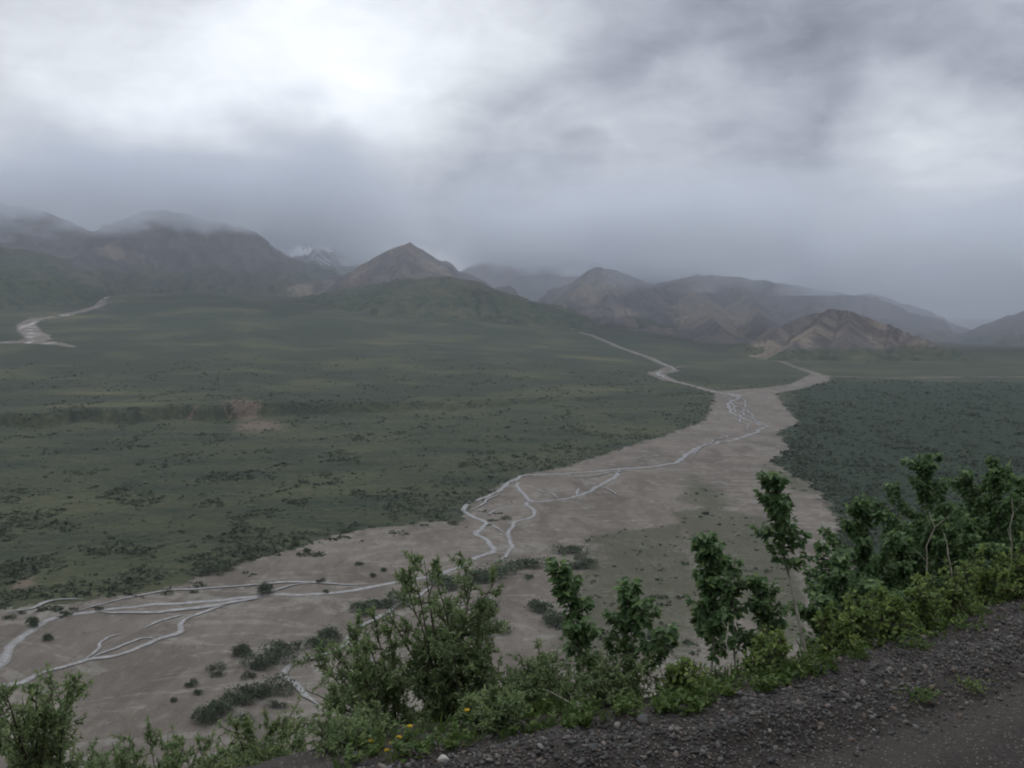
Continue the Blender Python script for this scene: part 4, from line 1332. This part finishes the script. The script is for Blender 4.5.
PROTO = []
for k in range(5):
    v, f, t = bush_mesh(300 + k, 750, 4 + k % 3)
    o = mesh_obj('willow_bush', v, f, M_FAR, attrs=dict(tone=t), smooth=False)
    PROTO.append(o)
used = [False] * 5
BUSHES = [  # px, py of the foot, width in px, label
    (262, 592, 19, 'dark bush standing in the middle of the widest stream braid'),
    (168, 594, 9, 'small bush on the gravel just above the left end of the stream braid'),
    (194, 593, 8, 'small bush on the gravel right of the first one above the stream braid'),
    (100, 610, 8, 'tiny bush touching the main stream where it bends left'),
    (33, 625, 16, 'bush on the gravel above the main stream at the left edge'),
    (51, 640, 12, 'bush on the gravel below the main stream at the left edge'),
    (11, 618, 9, 'small bush nearest the left edge above the stream'),
    (22, 614, 7, 'tiny bush beside the small bush nearest the left edge'),
    (320, 582, 9, 'small round bush above the stream right of the braid bush'),
    (326, 592, 8, 'small round bush touching the stream right of the braid bush'),
    (248, 656, 26, 'left end bush of the dark clump above the bend of the side creek'),
    (272, 660, 40, 'broad dark bush in the clump above the bend of the side creek'),
    (288, 652, 30, 'round bush at the top of the clump above the bend of the side creek'),
    (262, 667, 26, 'flat bush below the clump above the bend of the side creek'),
    (318, 648, 30, 'dark bush on the near side of the side creek, left of the airy willow'),
    (336, 640, 32, 'dark bush along the side creek, behind the dense lower willow'),
    (218, 668, 14, 'small bush on open gravel left of the creek clump'),
    (216, 676, 12, 'tiny bush just below the small bush left of the creek clump'),
    (190, 686, 13, 'lone small bush on the open gravel, upper one of three'),
    (198, 694, 11, 'lone small bush on the open gravel, middle one of three'),
    (172, 701, 9, 'lone small bush on the open gravel, lowest one of three'),
    (274, 690, 36, 'top bush of the slanting dark row below the side creek'),
    (256, 698, 36, 'second bush from the top of the slanting dark row'),
    (238, 706, 34, 'third bush from the top of the slanting dark row'),
    (218, 714, 32, 'fourth bush of the slanting dark row'),
    (198, 722, 32, 'lowest bush of the slanting dark row on the gravel'),
    (238, 722, 18, 'pale low bush below the slanting dark row'),
    (278, 708, 18, 'small low bush right of the slanting dark row'),
    (250, 678, 14, 'small bush between the creek clump and the slanting dark row'),
    (445, 585, 44, 'dark bush below the main stream left of the stream junction'),
    (470, 580, 40, 'dark bush below the main stream under the first zigzag'),
    (496, 577, 36, 'dark bush just below the zigzag stream junction'),
    (520, 566, 36, 'dark bush right of the zigzag stream junction'),
    (384, 604, 44, 'flat dark bush behind the airy willow, left of its crown'),
    (362, 612, 30, 'flat dark bush nearest the side creek behind the airy willow'),
    (492, 608, 30, 'dark bush behind the right lobe of the airy willow'),
    (490, 632, 32, 'lowest dark bush behind the right lobe of the airy willow'),
    (568, 552, 26, 'tall dark bush on the gravel, upper one behind the slender sapling'),
    (578, 566, 34, 'wide dark bush on the gravel behind the slender sapling'),
    (540, 610, 34, 'dark bush left of the slender sapling, upper of two'),
    (548, 622, 32, 'dark bush left of the slender sapling, lower of two'),
    (506, 519, 9, 'lone small bush on the gravel island between two stream channels'),
    (452, 524, 10, 'small bush at the edge of the gravel where the stream first bends'),
    (360, 565, 9, 'small bush on the gravel above the stream, left one of a pair'),
    (373, 577, 9, 'tiny bush just above the stream left of the junction'),
    (382, 571, 8, 'small bush on the gravel above the stream, right one of a pair'),
    (215, 573, 18, 'dark bush at the gravel margin, end of the green fringe'),
    (229, 571, 11, 'small bush beyond the end of the green fringe'),
    (249, 560, 11, 'small bush on the pale gravel right of the green fringe'),
    (307, 552, 11, 'small bush at the gravel margin, first of two right of the fringe'),
    (293, 546, 10, 'small bush at the gravel margin, second of two right of the fringe'),
    (346, 533, 10, 'small bush on the far gravel margin above the stream'),
    (588, 562, 12, 'small bush right of the wide bush behind the slender sapling'),
    (530, 578, 10, 'tiny bush on the gravel between the junction and the slender sapling'),
]
for k, (px, py, wpx, lab) in enumerate(BUSHES):
    p = hit(px, py)
    i = k % 5
    if used[i]:
        o = PROTO[i].copy(); C.objects.link(o)
    else:
        o = PROTO[i]; used[i] = True
    D = math.hypot(p[0], p[1])
    sc_ = wpx * D / FPX * 1.0
    o.location = (p[0], p[1], float(H(p[0], p[1])) - 0.05)
    hs = min(sc_ * rg.uniform(0.75, 1.15), 13.0)
    o.scale = (sc_ * 0.95, sc_ * rg.uniform(0.9, 1.25), hs)
    o.rotation_euler = (0, 0, rg.uniform(-0.4, 0.4) + (math.pi if rg.rand() < 0.5 else 0))
    tag(o, lab, 'bush', 'dark bushes on the river gravel')

# ------------------------------------------------------------------ scrub over the plain (one mass)
def gravel_at(x, y):
    gv = poly_sd(x, y, GM)
    for line, wd in GL:
        gv = np.maximum(gv, -seg_dist(x, y, line, wd))
    return gv


rs = np.random.RandomState(12)
N = 90000
D = np.exp(rs.uniform(math.log(430), math.log(2600), N)); az = rs.uniform(R(-29.5), R(29.5), N)
x, y = D * np.sin(az), D * np.cos(az)
gv = gravel_at(x, y)
dens = fbm(x / 60, y / 110, 5, 61, 0.65) + 0.5 * scarp_mask(x, y)[0]
woodm = poly_sd(x, y, RIGHT_WOOD)
fr = (gv < 0) & (gv > -45)
keep = (gv < 4) & ((dens > 0.16 + 0.10 * (D > 900)) | (fr & (dens > -0.2)) | ((woodm > 0) & (rs.rand(N) < 0.35)) | (rs.rand(N) < 0.05))
gn = fbm(x / 25, y / 25, 3, 62)
keep |= (gv >= 4) & (gv < 34) & (gn > 0.28) & (x < 0)
for P_ in SPARSE:
    keep |= (poly_sd(x, y, P_) > 0) & (rs.rand(N) < 0.14) & (fbm(x / 18, y / 18, 3, 63) > 0.02)
keep &= hill_z(x, y) < plain_z(x, y) - 2
x, y, gv, dens, woodm = x[keep], y[keep], gv[keep], dens[keep], woodm[keep]
n = len(x)
z = plain_z(x, y)
size = rs.gamma(3, 0.36, n) + 0.5
size *= np.where(woodm > 0, 1.5, 1.0) * (1 + 0.8 * np.clip(dens, 0, 0.6))
Q = 9
off = rs.normal(size=(n, Q, 3)) * np.array([0.42, 0.42, 0.18]) * size[:, None, None]
off[:, :, 2] = np.abs(off[:, :, 2]) * 0.8 + 0.05 * size[:, None]
P = np.stack([x, y, z], 1)[:, None, :] + off
Dv = rs.normal(size=(n, Q, 3)); Dv[:, :, 2] = np.abs(Dv[:, :, 2]) * 0.7
Dv /= np.linalg.norm(Dv, axis=2)[:, :, None]
U = rs.normal(size=(n, Q, 3)) + np.array([0, 0, 1.0])
Sd = np.cross(Dv, U); Sd /= np.linalg.norm(Sd, axis=2)[:, :, None]
hl = (size * 0.42)[:, None, None]
quad = np.stack([P - Dv * hl, P + Sd * hl * 0.7, P + Dv * hl, P - Sd * hl * 0.7], 2).reshape(-1, 3)
tone = np.repeat(np.clip(rs.rand(n) * 0.9 + (woodm < 0) * 0.1, 0, 1), Q * 4)
b = np.arange(n * Q) * 4
o = mesh_obj('scrub', quad, np.stack([b, b + 1, b + 2, b + 3], 1), M_SCRUB, attrs=dict(tone=tone), smooth=False)
tag(o, 'dark low willow scrub scattered over the green plain', 'scrub', None, 'stuff')
